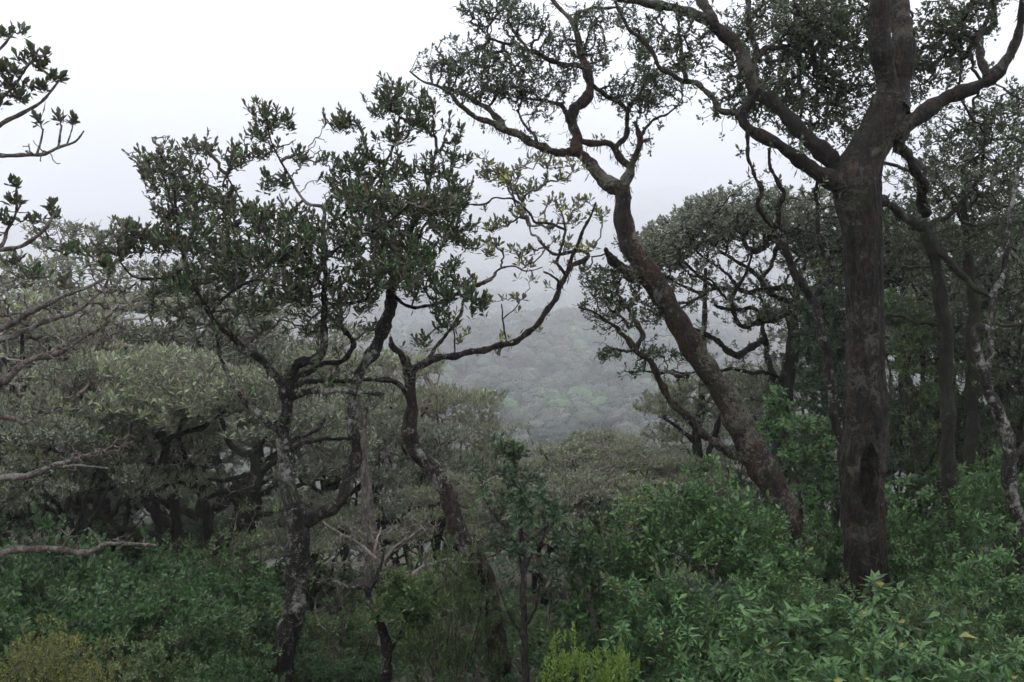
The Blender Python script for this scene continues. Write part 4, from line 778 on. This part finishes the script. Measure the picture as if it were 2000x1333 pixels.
for a in [
    ('pale', 60, 520, 17, 'pale olive canopy tree behind the left-edge branches', 1.0),
    ('grey', 230, 505, 23, 'misty grey-green canopy rising left of the dark crown', 1.1),
    ('pale', 190, 640, 14.5, 'broad olive crown low at far left, its leaves catching light', .9),
    ('grey', 380, 590, 20, 'canopy tree seen under the left side of the dark crown', 1.1),
    ('pale', 520, 640, 19, 'pale leafy crown behind the mossy fork of the lichened tree', 1.1),
    ('pale', 690, 650, 20, 'pale crown showing between the two stems of the forked tree', 1.0),
    ('pale', 845, 715, 18, 'rounded pale crown just right of the reddish trunk, edged by the misty hill', .62),
    ('grey', 760, 790, 16, 'low crown between the forked tree and the reddish trunk', .8),
    ('grey', 930, 880, 24, 'hazy crown just below the misty hill, left of the sapling', 1.0),
    ('twiggy', 1180, 835, 24, 'grey-brown twiggy dome in the centre, right of the sapling tip', 1.05),
    ('twiggy', 1060, 905, 19, 'twiggy pale canopy right behind the sapling', 1.1),
    ('twiggy', 1230, 900, 18, 'twiggy pale canopy below the long low arm of the leaning tree', 1.0),
    ('twiggy', 1340, 880, 21, 'dim twiggy canopy at the foot of the two thin stems', 1.0),
    ('twiggy', 900, 960, 14, 'twiggy crown behind the reddish trunk low down', .9),
    ('grey', 1450, 790, 22, 'grey-green crown filling the gap behind the leaning trunk', 1.1),
    ('twiggy', 1120, 985, 15, 'sparse pale crown low in the centre gully', .9),
    ('twiggy', 620, 960, 13.5, 'sparse pale crown between the forked trunk and the leafless twigs', .9),
    ('grey', 90, 760, 12.5, 'shadowy crown at the far left under the long pale boughs', .8),
    ('dark', 1800, 430, 15, 'dark crown filling the gap between the hollow tree and the mossy straight trunk', .9),
    ('dark', 1940, 330, 14.5, 'dark crown spreading behind the wand at the right edge', .9),
    ('grey', 1880, 520, 19, 'grey crown far behind the right-hand trunks', 1.2),
    ('grey', 1740, 560, 21, 'grey-green crown directly behind the hollow trunk', 1.1),
    ('dark', 2030, 560, 12.5, 'dark crown half cut by the right edge of the view', .8),
    ('grey', 1620, 700, 19, 'crown low behind the thin twisting stem', 1.0),
    ('dark', 1800, 720, 13.5, 'shadowy low crown behind the mossy straight trunk', .75),
    ('dark', 1960, 780, 12.5, 'shadowy low crown at the right behind the crooked slim trunk', .7),
    ('grey', -60, 600, 22, 'hazy crown at the far left edge of the slope', 1.2),
    ('pale', 1000, 960, 30, 'distant pale crown where the slope drops into the valley', 1.1),
    ('grey', 1050, 850, 40, 'far small crown just under the misty hill, behind the sapling tip', 1.3), ('pale', 1150, 868, 46, 'far small pale crown in the centre notch', 1.4), ('grey', 1260, 850, 42, 'far small crown left of the two thin stems', 1.3),
    ('grey', 960, 880, 50, 'far small crown just right of the reddish trunk', 1.4), ('grey', 880, 860, 44, 'far small crown showing right behind the reddish trunk', 1.3), ('pale', 1340, 865, 52, 'far small crown behind the two thin stems', 1.4),
    ('twiggy', 1150, 845, 18, 'pale twiggy dome, the highest one in the centre notch', 1.3), ('twiggy', 1260, 870, 16, 'pale twiggy crown just left of the two thin stems', 1.2), ('twiggy', 1060, 940, 15, 'pale twiggy crown right of the upright sapling', 1.2), ('twiggy', 1180, 960, 13.5, 'tangle of pale twigs above the curved sapling', 1.3),
    ('grey', 800, 900, 28, 'distant grey crown left of centre where the slope drops', 1.1),
    ('twiggy', 1300, 960, 27, 'distant twiggy crown right of centre where the slope drops', 1.1),
    ('grey', 2100, 450, 24, 'hazy crown beyond the right edge', 1.2),
    ('grey', 600, 760, 30, 'distant hazy crown far behind the forked tree', 1.3),
    ('grey', 100, 930, 22, 'dark low crown deep in the left thicket under the pale canopy', 1.5),
    ('grey', 280, 940, 25, 'dark low crown behind the bent gnarled stems', 1.5),
    ('grey', 450, 950, 22, 'dark low crown behind the black leaning bole', 1.4),
    ('grey', 620, 980, 26, 'dark low crown deep behind the lichened trunk', 1.5),
    ('dark', 780, 1000, 22, 'dark low crown deep between the two front trunks', 1.4),
    ('twiggy', 930, 1010, 20, 'dim sparse crown right behind the reddish trunk foot', 1.3),
    ('dark', 1130, 1050, 22, 'dark low crown deep in the centre gully', 1.5),
    ('twiggy', 1290, 1020, 15, 'sparse dim crown left of the fresh green shrubs', 1.2),
    ('dark', -80, 900, 18, 'dark low crown cut by the left edge', 1.4),
    ('dark', 1450, 900, 17, 'dark low crown behind the lower leaning trunk', 1.2),
    ('dark', 1750, 850, 18, 'dark low crown behind the hollow trunk', 1.2),
    ('grey', 150, 1000, 30, 'low hazy crown plugging the gap behind the left thicket', 1.5), ('grey', 310, 1010, 32, 'low hazy crown far behind the bent gnarled stems', 1.5), ('grey', 470, 1015, 30, 'low hazy crown far behind the black leaning bole', 1.5),
    ('grey', 610, 1020, 32, 'low hazy crown far behind the thin bare poles', 1.5), ('grey', 810, 1010, 28, 'low hazy crown far behind the leafless twigs', 1.5), ('grey', 20, 1000, 27, 'low hazy crown far back at the left edge', 1.5),
    ('dark', 1900, 900, 20, 'dark low crown behind the thin trunks at right', 1.3), ('dark', 1680, 800, 17, 'dark crown right behind the hollow of the big trunk', 1.0),
    ('grey', 330, 640, 30, 'distant hazy crown behind the gnarled stems', 1.3),
]: plant(*a)

# ================================================================== shrubs
def shrub(kind, seed):
    global rng
    rng = np.random.default_rng(seed)
    T = Tree(0)
    for k in range(9):
        a = k * 0.75; l = .7 + .4 * rng.random(); t = np.linspace(0, 1, 5)[:, None]
        P = np.array([math.cos(a) * .08, math.sin(a) * .08, -.1]) + t * np.array([math.cos(a) * l * .7, math.sin(a) * l * .7, l + .2]) + rng.normal(size=(5, 3)) * .03
        T.limb3(np.column_stack([P, np.linspace(.012, .005, 5)]), 'stem', 5, .1)
    N = 30
    nt_ = dict(lance=10, herb=20, lime=30, teal=24, olive=24, gold=60)[kind]
    for k in range(N):
        a = k * 2.4; r = .85 * math.sqrt((k + .5) / N); T.blob3((math.cos(a) * r, math.sin(a) * r, 1.1 - .7 * r * r + .42 * rng.random()), (.26, .26, .2), int(nt_ * rng.choice([0, .3, 1, 1.7])))
    for k in range(12): T.blob3((math.cos(k * 1.05) * .8, math.sin(k * 1.05) * .8, .35 + .3 * rng.random()), (.25, .25, .2), nt_)
    T.grow(tipr=.0016, up0=.1, up1=.5, maxr=.012, beta=.35)
    pr = dict(lance=('stem', 'leaf_shrub', L_(7, .076, spread=(50, 100), ratio=.36, back=.05, droop=.3, lvar=.55), 'lance', 1),
              lime=('stem', 'leaf_lime', L_(7, .045, spread=(20, 90), ratio=.4, back=.05), 'oval', 1),
              herb=('stem', 'leaf_shrub', L_(7, .055, spread=(40, 98), ratio=.48, back=.08, droop=.2, lvar=.5), 'oval', 1),
              teal=('twig_dark', 'leaf_teal', L_(7, .06, spread=(15, 85), ratio=.5, back=.06), 'obov', 1),
              olive=('twig', 'leaf_olive', L_(7, .05, spread=(20, 90), ratio=.42, back=.06), 'oval', 1),
              gold=('twig', 'leaf_gold', L_(8, .026, spread=(15, 95), ratio=.5, back=.03), 'oval', 0))[kind]
    nm = dict(lance='leafy_shrub', herb='leafy_shrub', lime='leafy_shrub', teal='leafy_shrub', olive='twiggy_shrub', gold='golden_shrub')[kind]
    return finish(T, nm, 'x', 'shrub', M['stem' if kind in ('lance', 'herb') else 'twig_dark'], M[pr[0]], M[pr[1]], pr[2], pr[3], base=(0, 0, 0), sides=3, along=pr[4], crown='foliage')
SP = {k: shrub(k, 31 + i) for i, k in enumerate(['lance', 'teal', 'olive', 'gold', 'herb', 'lime'])}; NB_ = [0]
USEDS = set(); rng = np.random.default_rng(5)
def bush(kind, px, ptop, d, label, group=None, wide=1.0):
    x = (px - 1000) / F * d; ztop = (666 - ptop) / F * d; gz = float(terrain(x, d)) - 0.05; s = max(0.3, (ztop - gz) / 1.4)
    NB_[0] += 1
    if kind == 'lance' and d > 5.3 and NB_[0] % 5 in (1, 3): kind = 'herb'
    if kind == 'lance' and d > 6 and NB_[0] % 7 == 2: kind = 'teal'
    s *= .86 + .3 * rng.random()
    r = SP[kind]
    if kind in USEDS: r = copy_tree(r)
    USEDS.add(kind)
    r.location = (x, d, gz); k = min(max(s, .5), 1.05 if d < 9 else 1.4) * wide; r.scale = (k, k, s); r.rotation_euler = (0, 0, rng.random() * 6.28)
    r['label'] = label
    if group: r['group'] = group
GR = 'bright green shrubs of the right foreground'; GL = 'dark green shrubs of the left foreground'; GM = 'undergrowth shrubs between the trunks'
for a in [
    ('lance', 1690, 1262, 4.6, 'nearest bright shrub below the hollow trunk, some of its leaves yellowed', GR, 1.1),
    ('lance', 1520, 1235, 4.9, 'bright drooping-leaved shrub just left of the one below the hollow trunk', GR),
    ('lance', 1850, 1255, 4.6, 'bright drooping-leaved shrub just right of the one below the hollow trunk', GR),
    ('lance', 1400, 1290, 4.8, 'low bright shrub at the bottom edge, leftmost of the near bright ones', GR),
    ('lance', 1990, 1210, 5.2, 'bright shrub in the bottom right corner beside the crooked slim trunk', GR),
    ('lance', 1590, 1195, 6.6, 'bright shrub just left of the foot of the hollow trunk', GR),
    ('lance', 1790, 1185, 6.8, 'bright shrub just right of the foot of the hollow trunk', GR),
    ('lance', 1490, 1165, 6.8, 'bright leafy shrub under the foot of the leaning trunk', GR),
    ('lance', 1370, 1140, 6.8, 'bushy green shrub left of the foot of the leaning trunk, lower one', GR),
    ('lance', 1290, 1200, 6.2, 'green shrub at the dark left end of the bright foreground shrubs', GR),
    ('lance', 1910, 1140, 7.0, 'bright shrub in front of the foot of the mossy straight trunk', GR),
    ('lance', 1980, 1075, 8.0, 'bright shrub halfway up the right edge before the crooked trunk', GR),
    ('lance', 1440, 1045, 8.4, 'green shrub touching the lower left side of the leaning trunk', GR),
    ('lance', 1780, 1080, 8.8, 'shadowed shrub between the hollow trunk and the mossy straight one', GR),
    ('lance', 1920, 1050, 9.2, 'shrub behind the thin trunks, between mossy straight and crooked ones', GR),
    ('lance', 1360, 980, 8.8, 'fresh green shrub top just left of the leaning trunk, against grey twigs', GR),
    ('teal', 1650, 1050, 9.8, 'taller darker shrub just left of the hollow trunk', GR, .7), ('herb', 1750, 1020, 9.6, 'tall small-leaved shrub just right of the hollow trunk', GR, .7), ('herb', 1960, 960, 9.6, 'tall small-leaved shrub by the crooked slim trunk', GR, .7),
    ('herb', 1480, 1000, 9.4, 'small-leaved shrub rising against the lower leaning trunk', GR, .7), ('olive', 1560, 1120, 7.4, 'olive-leaved shrub between the feet of the leaning and hollow trunks', GR, .8), ('olive', 1850, 1150, 6.4, 'olive-leaved shrub among the bright ones right of the hollow trunk', GR, .8),
    ('lance', 1290, 1040, 8.4, 'leftmost tall fresh green shrub of the right foreground', GR),
    ('lance', 1600, 1085, 9.6, 'shrub between the foot of the leaning trunk and the hollow trunk', GR),
    ('teal', 1240, 1000, 8.8, 'dark shrub low in the centre with upright dark stems', GM, .8),
    ('teal', 1230, 1130, 7.6, 'dark shrub below the other dark upright-stemmed one in the centre', GM, .8),
    ('lance', 1900, 940, 10.6, 'fresh green shrub at the foot of the thin trunk', GM),
    ('lance', 1700, 980, 10.8, 'shrub hidden behind the foot of the hollow trunk', GM),
    ('teal', 120, 1060, 13, 'dark shrub in the deep shade of the left canopy', GL, 1.2), ('teal', 260, 1050, 14.5, 'dark shrub far back under the bent gnarled stems', GL, 1.2), ('teal', 20, 1050, 15, 'dark shrub far back at the left edge', GL, 1.2),
    ('olive', 560, 1080, 15, 'dim shrub far behind the lichened trunk', GL, 1.3), ('olive', 700, 1090, 17, 'dim shrub far back between the two front trunks', GM, 1.3), ('teal', 420, 1060, 16, 'dark shrub far back left of the lichened trunk', GL, 1.2),
    ('teal', 60, 1120, 8.6, 'dark round-leaved shrub at the left edge under the long pale boughs', GL),
    ('teal', 190, 1150, 8.0, 'dark round-leaved shrub right of the left-edge one', GL),
    ('teal', 300, 1115, 8.8, 'dark green shrub under the gnarled bent stems at left', GL),
    ('teal', 420, 1130, 8.9, 'dark shrub between the gnarled stems and the lichened trunk', GL),
    ('teal', 110, 1200, 7.2, 'dark shrub just above the golden corner bush', GL),
    ('teal', 280, 1200, 7.2, 'dark shrub in the middle of the lower left thicket', GL),
    ('olive', 390, 1200, 7.6, 'olive small-leaved shrub left of the lichened trunk', GL),
    ('teal', 20, 1190, 7.6, 'dark shrub at the left edge above the golden corner bush', GL),
    ('teal', 340, 1095, 10.6, 'dark shrub at the foot of the bent gnarled stems, further back', GL),
    ('olive', 400, 1055, 11.4, 'small-leaved shrub growing up against the bent gnarled stems', GL, .8),
    ('olive', 330, 1280, 6.2, 'olive shrub at the bottom edge, third from the left', GL),
    ('teal', 440, 1290, 6.4, 'dark shrub at the bottom edge just left of the lichened trunk', GL),
    ('olive', 240, 1290, 6.2, 'olive shrub at the bottom edge beside the smaller golden bush', GL),
    ('teal', -20, 1090, 9.6, 'dark shrub half out of view at the left edge', GL),
    ('teal', 210, 1100, 10.6, 'dark shrub behind the left thicket under the horizontal bole', GL),
    ('teal', 480, 1150, 10.0, 'dark shrub just behind the left side of the lichened trunk', GL),
    ('gold', 50, 1280, 5.0, 'golden-yellow bush in the bottom left corner', 'golden bushes', .7), ('gold', 185, 1300, 5.2, 'smaller golden bush beside the corner one', 'golden bushes', .55),
    ('olive', 640, 1270, 9.2, 'dim shrub just right of the lichened trunk near the bottom', GM), ('teal', 690, 1290, 8.6, 'dark shrub at the foot of the crooked little tree, left side', GM),
    ('olive', 885, 1100, 9.0, 'olive bush wrapped round the foot of the reddish trunk', GM, .5), ('olive', 900, 1240, 10.2, 'dim shrub left of the base of the reddish trunk', GM),
    ('olive', 840, 1290, 8.4, 'low shrub between the crooked little tree and the reddish trunk', GM), ('teal', 1080, 1280, 8.2, 'dark low shrub right of the upright sapling', GM),
    ('olive', 1110, 1200, 9.8, 'dim olive shrub behind the curved pale-stemmed sapling', GM), ('olive', 660, 1180, 10.6, 'dim shrub under the leafless fan of twigs', GM),
    ('olive', 820, 1190, 11.2, 'dim shrub behind the crooked little tree', GM), ('olive', 1000, 1170, 11, 'dim shrub behind the upright sapling', GM),
    ('lime', 1140, 1292, 5.2, 'yellow-green clump at the bottom centre of the view', GM, .55), ('olive', 1180, 1130, 10.6, 'dim olive shrub in the centre gully, left of the dark stems', GM),
    ('lance', 610, 1290, 8.9, 'small fresh shrub right beside the foot of the lichened trunk', GM, .6), ('olive', 1190, 1090, 12.5, 'furthest dim shrub of the centre gully', GM),
    ('olive', 560, 1190, 11.6, 'dim shrub directly behind the lichened trunk', GM), ('olive', 940, 1120, 13, 'furthest dim shrub behind the reddish trunk', GM),
    ('teal', 740, 1220, 12.2, 'dark back shrub between the two front trunks', GM), ('teal', 1060, 1190, 13, 'dark back shrub right of the sapling stem', GM),
    ('lance', 1620, 1300, 3.9, 'large-leaved bright shrub at the very bottom, right of centre', GR, .8), ('lance', 1760, 1320, 4.0, 'bright leaves at the bottom edge below the hollow trunk', GR, .8),
    ('lance', 1910, 1300, 4.2, 'bright leaves at the bottom edge near the right corner', GR, .9), ('lance', 1480, 1325, 4.1, 'bright leaves at the bottom edge under the leaning tree', GR, .8),
]: bush(*a)

# ================================================================== slender stems of the shaded gully
rng = np.random.default_rng(41)
for (px, d, ptop, lean, lb) in [(470, 10.5, 1000, -12, 'thin bare stem just left of the lichened trunk'), (506, 12, 960, 8, 'thin bare stem behind the left side of the lichened trunk'), (640, 9.6, 1060, 14, 'thin pale stem right of the lichened trunk'),
        (668, 11, 1000, -10, 'thin stem rising under the leafless twigs'), (848, 9, 1090, 16, 'thin stem between the crooked little tree and the reddish trunk'), (895, 10.5, 1050, -14, 'thin stem just left of the base of the reddish trunk'),
        (1065, 8.6, 1080, 12, 'thin stem just right of the upright sapling'), (1215, 8.2, 960, 10, 'dark upright stem at the left end of the fresh green shrubs'), (1248, 8.6, 985, -8, 'second dark upright stem at the left end of the fresh green shrubs'),
        (1180, 9.5, 1050, -18, 'thin leaning stem in the centre gully'), (1330, 7.2, 1100, -30, 'thin bare stem slanting through the shrubs left of the leaning trunk'), (1440, 6.4, 1110, -40, 'reddish bare stem slanting through the near shrubs'),
        (350, 9, 1110, 20, 'thin stem sticking out of the left thicket'), (240, 8.6, 1130, -20, 'thin stem low in the left thicket'), (1100, 11, 960, 14, 'thin grey stem among the twiggy crowns of the centre'), (980, 12, 980, -16, 'thin grey stem left behind the upright sapling')]:
    T = Tree(d); gz = float(terrain((px - 1000) / F * d, d)); pb = 666 - gz / d * F + 10
    pts = [(px + lean * t + rng.normal() * 5, pb + (ptop - pb) * t, 7 * (1 - .7 * t) * 9 / d) for t in np.linspace(0, 1, 6)]
    T.limb(pts, name='trunk', sides=6, wig=.05)
    for k in range(4):
        i_ = rng.integers(2, 5); sx = rng.choice([-1, 1]); T.limb([pts[i_][:2] + (3,), (pts[i_][0] + sx * 25, pts[i_][1] - 30, 2.4), (pts[i_][0] + sx * (30 + 20 * rng.random()), pts[i_][1] - 70, 1.5)], rng.normal() * .2, sides=5)
    for k in range(6): T.blob(px + lean * .8 + rng.normal() * 45, ptop + 60 * rng.random() + 10, 30, 18, 7, rng.normal() * .15, .2)
    T.sprout(14, .05, .2); T.grow(tipr=.0018, up1=.6)
    finish(T, 'sapling', lb, 'tree', M['twig'], M['twig'], M['leaf_olive' if rng.random() < .6 else 'leaf_sap'], L_(5, .05, spread=(15, 90), ratio=.42, back=.05), 'oval', group='slender stems of the shaded gully')

# ================================================================== understorey trees between the right-hand trunks
def under(d, stems, blobs, name, label, mats, kw, shape, along=1):
    T = Tree(d)
    for i, p in enumerate(stems):
        T.limb(p, d0=d + (i * .15), name='trunk' if i == 0 else 'stem', sides=7, wig=.1)
    for b in blobs: T.blob(*b)
    T.grow(tipr=.002, up0=.1, up1=.5)
    finish(T, name, label, 'tree', M[mats[0]], M[mats[1]], M[mats[2]], kw, shape, along=along, crown='foliage')
rng = np.random.default_rng(77)
LW = L_(7, .085, spread=(45, 98), ratio=.38, back=.03, droop=.25)
under(11.8, [[(1560, 1140, 10), (1565, 1000, 8), (1550, 900, 6), (1530, 800, 4)], [(1590, 1130, 8), (1610, 960, 6), (1600, 860, 4)], [(1545, 1120, 8), (1500, 980, 5), (1480, 880, 4)]],
      [(1520, 775, 30, 20, 20, 0, .4), (1550, 820, 50, 30, 50, 0, .5), (1490, 850, 30, 25, 26, 0, .4), (1590, 850, 40, 40, 50, .1, .5), (1540, 890, 60, 35, 60, 0, .5), (1600, 930, 45, 45, 60, .1, .5), (1530, 960, 60, 40, 50, 0, .5), (1590, 1010, 50, 40, 50, 0, .5)],
      'understorey_tree', 'fresh green leafy young tree between the leaning trunk and the big hollow one', ('stem', 'stem', 'leaf_shrub'), LW, 'lance')
under(13.5, [[(1650, 1100, 10), (1640, 900, 8), (1625, 740, 6), (1620, 640, 4)]],
      [(1615, 620, 35, 35, 60, 0, .5), (1590, 670, 35, 35, 50, 0, .5), (1640, 690, 35, 50, 70, .1, .5), (1600, 740, 50, 35, 70, 0, .5), (1630, 800, 50, 40, 70, .2, .5), (1580, 600, 20, 15, 14, 0, .3)],
      'understorey_tree', 'dark leafy young tree rising between the thin twisting stem and the big hollow trunk', ('twig_dark', 'twig_dark', 'leaf_sap'), L_(7, .09, spread=(20, 90), ratio=.45, back=.07), 'oval')
under(12.8, [[(1770, 1100, 10), (1775, 900, 8), (1768, 740, 6), (1765, 620, 4)], [(1790, 1100, 8), (1830, 900, 6), (1870, 800, 4)]],
      [(1765, 590, 40, 25, 50, 0, .5), (1790, 640, 45, 35, 70, 0, .6), (1755, 700, 35, 35, 50, 0, .5), (1800, 760, 60, 40, 80, 0, .6), (1770, 830, 50, 40, 70, 0, .6), (1880, 790, 50, 40, 60, 0, .6), (1900, 860, 50, 40, 60, 0, .6), (1820, 900, 70, 40, 70, 0, .6), (1940, 820, 40, 50, 50, .3, .6)],
      'understorey_tree', 'olive-green young tree right of the hollow trunk, leaves partly yellowish', ('twig_dark', 'twig', 'leaf_olive'), L_(7, .075, spread=(20, 90), ratio=.42, back=.07), 'oval')
under(11.0, [[(1790, 1180, 9), (1800, 1050, 7), (1790, 950, 5)], [(1900, 1180, 9), (1910, 1040, 6), (1900, 940, 4)]],
      [(1780, 960, 45, 30, 36, 0, .5), (1820, 1000, 50, 35, 44, 0, .5), (1900, 940, 50, 30, 40, 0, .5), (1940, 980, 45, 35, 40, .1, .5), (1770, 1040, 50, 40, 44, 0, .5), (1890, 1010, 50, 35, 40, 0, .5)],
      'understorey_tree', 'fresh green young growth crowding the foot of the mossy straight trunk', ('stem', 'stem', 'leaf_shrub'), LW, 'lance')

# ================================================================== the wood goes on round and behind the viewer
rng = np.random.default_rng(3)
for (x, y, s_, pr) in [(-5.5, -4, 1.25, 'dark'), (1.5, -6.5, 1.4, 'dark'), (7.5, -3.5, 1.3, 'dark'), (-12, -1, 1.3, 'grey'), (13.5, 2, 1.3, 'dark'), (-3, -12, 1.5, 'dark'), (6, -12, 1.5, 'grey'), (-11, -9, 1.4, 'dark'), (14, -8, 1.4, 'dark'), (-13.5, 6, 1.2, 'grey'), (15, 10, 1.2, 'dark'), (2, -20, 1.6, 'dark'), (-12, -19, 1.6, 'grey'), (13, -19, 1.6, 'dark'), (0, -30, 1.7, 'dark'), (-22, -12, 1.6, 'dark'), (24, -12, 1.6, 'dark')]:
    r = copy_tree(PROTO[pr]); r.location = (x, y, float(terrain(x, y))); r.scale = (s_, s_, s_); r.rotation_euler = (0, 0, rng.random() * 6.28)
    r['label'] = 'mossy canopy tree standing behind the viewer, outside the view'; r['group'] = 'trees of the wood round the viewpoint'

# ================================================================== low ground cover and litter on the slope
N = 26000; yy = 3.2 + 30 * rng.random(N) ** 1.3; xx = (rng.random(N) * 2 - 1) * (yy * .62 + 1.5)
p = np.column_stack([xx, yy, terrain(xx, yy) + 0.02]); keep = (lump(p, 1.2, 3) > -0.25); p = p[keep]
L = whorl(p + [0, 0, .06], nrm(np.column_stack([rng.normal(size=(len(p), 2)) * .25, np.ones(len(p))])), 6, .09, spread=(20, 88), ratio=.45, back=.06)
mb = MB(); leaf_mesh(mb, *L[:5], tint=L[5], lod=True); tag(mb.build('ground_cover', M['leaf_teal'], smooth=False), 'low leafy ground cover on the forest floor', kind='stuff')

# ================================================================== forest on the far side of the valley
rng = np.random.default_rng(21)
cs = []
y0 = 118.0
while y0 < 3600:
    st = 4.2 + y0 * 0.0128
    hx = y0 * .62 + 20; x0 = -hx
    while x0 < hx:
        cs.append((x0 + rng.normal() * st * .3, y0 + rng.normal() * st * .3, st * (.4 + .28 * rng.random()))); x0 += st * .9
    y0 += st * .9
cs = np.array(cs); cz = terrain(cs[:, 0], cs[:, 1]) + 3.0 + rng.random(len(cs)) * (4 + cs[:, 1] * .01)
FM = MB()
for (x, y, r), z in zip(cs, cz):
    px = x / y * F + 1000; vis = 780 < px < 1480 and y > 60
    n = int((520 if vis else 30) * min(1, (380 / y) ** .9)); cr = rng.random(); col = .12 + .6 * rng.random() if cr > (.09 if y > 200 else .0) else .93
    # lumpy dome
    ta = np.linspace(0, 2 * np.pi, 14, endpoint=False)[None]; tp = np.linspace(-.25, 1.5, 7)[:, None]
    q = np.stack([np.cos(ta) * np.cos(tp), np.sin(ta) * np.cos(tp), np.sin(tp) + 0 * ta], -1)
    lm = 1 + .2 * lump(q + [x, y, 0], 3.6, 1) + .12 * lump(q + [y, x, 0], 7.5, 2)
    if vis:
        v = np.array([x, y, z]) + q * (r * .8 * lm[..., None]) * [1, 1, .7]
        i_ = np.arange(6)[:, None] * 14; j_ = np.arange(14)[None]; jj = (j_ + 1) % 14
        FM.add(v.reshape(-1, 3), np.stack([i_ + j_, i_ + jj, i_ + 14 + jj, i_ + 14 + j_], -1).reshape(-1, 4), col)
    q = nrm(rng.normal(size=(n, 3)) * [1, 1, .8] + [0, 0, .4])
    rad = r * (.9 + .14 * rng.random((n, 1))) * (1 + .2 * lump(q + [x, y, 0], 3.6, 1) + .12 * lump(q + [y, x, 0], 7.5, 2))[:, None]
    P = np.array([x, y, z]) + q * rad * [1, 1, .7]
    d = nrm(np.cross(q, rng.normal(size=(n, 3)))); s_ = 0.29 * (1 if vis else 3.2) * (r / 4) * (.4 + .8 * rng.random(n)) * max(1, (y / 380)) ** .4
    nn = nrm(q + rng.normal(size=(n, 3)) * .4); d = nrm(d - nn * (nn * d).sum(1, keepdims=True)); s2 = np.cross(nn, d)
    v = np.stack([P - d * s_[:, None], P + s2 * s_[:, None] * .7, P + d * s_[:, None], P - s2 * s_[:, None] * .7], 1)
    FM.add(v.reshape(-1, 3), np.arange(4 * n).reshape(-1, 4), np.clip(col + rng.normal(size=n) * .04, 0, 1))
print('FAR', len(cs), FM.n // 4)
m, n_, b_ = new_mat('far_canopy')
at_ = n_.nodes.new('ShaderNodeAttribute'); at_.attribute_name = 'tint'
cr_ = n_.nodes.new('ShaderNodeValToRGB'); e = cr_.color_ramp.elements
e[0].position = .1; e[0].color = (.022, .036, .024, 1); e[1].position = 1; e[1].color = (.07, .125, .05, 1)
for pz, cc in ((.35, (.042, .058, .04, 1)), (.55, (.072, .074, .056, 1)), (.72, (.055, .08, .046, 1)), (.82, (.055, .095, .045, 1))):
    k = e.new(pz); k.color = cc
n_.links.new(at_.outputs['Fac'], cr_.inputs[0]); n_.links.new(cr_.outputs[0], b_.inputs['Base Color']); b_.inputs['Roughness'].default_value = .7
FM_o = FM.build('far_forest', m, smooth=False); tag(FM_o, 'misty forest canopy covering the far side of the valley', kind='stuff')

# ================================================================== the haze
hz = MB(); x0, x1, y0_, y1, z0, z1 = -2100, 2100, -58, 4600, -130, 880
hv = [(x0, y0_, z0), (x1, y0_, z0), (x1, y1, z0), (x0, y1, z0), (x0, y0_, z1), (x1, y0_, z1), (x1, y1, z1), (x0, y1, z1)]
hz.add(hv, [(0, 3, 2, 1), (4, 5, 6, 7), (0, 1, 5, 4), (1, 2, 6, 5), (2, 3, 7, 6), (3, 0, 4, 7)])
hm = bpy.data.materials.new('haze'); hm.use_nodes = True; hn = hm.node_tree; hn.nodes.clear()
ho = hn.nodes.new('ShaderNodeOutputMaterial'); pv = hn.nodes.new('ShaderNodeVolumePrincipled')
pv.inputs['Color'].default_value = (.90, .908, .928, 1); pv.inputs['Density'].default_value = HAZE; pv.inputs['Anisotropy'].default_value = 0.0
hn.links.new(pv.outputs[0], ho.inputs['Volume'])
tag(hz.build('haze', hm, smooth=False), 'mist filling the valley', kind='stuff')
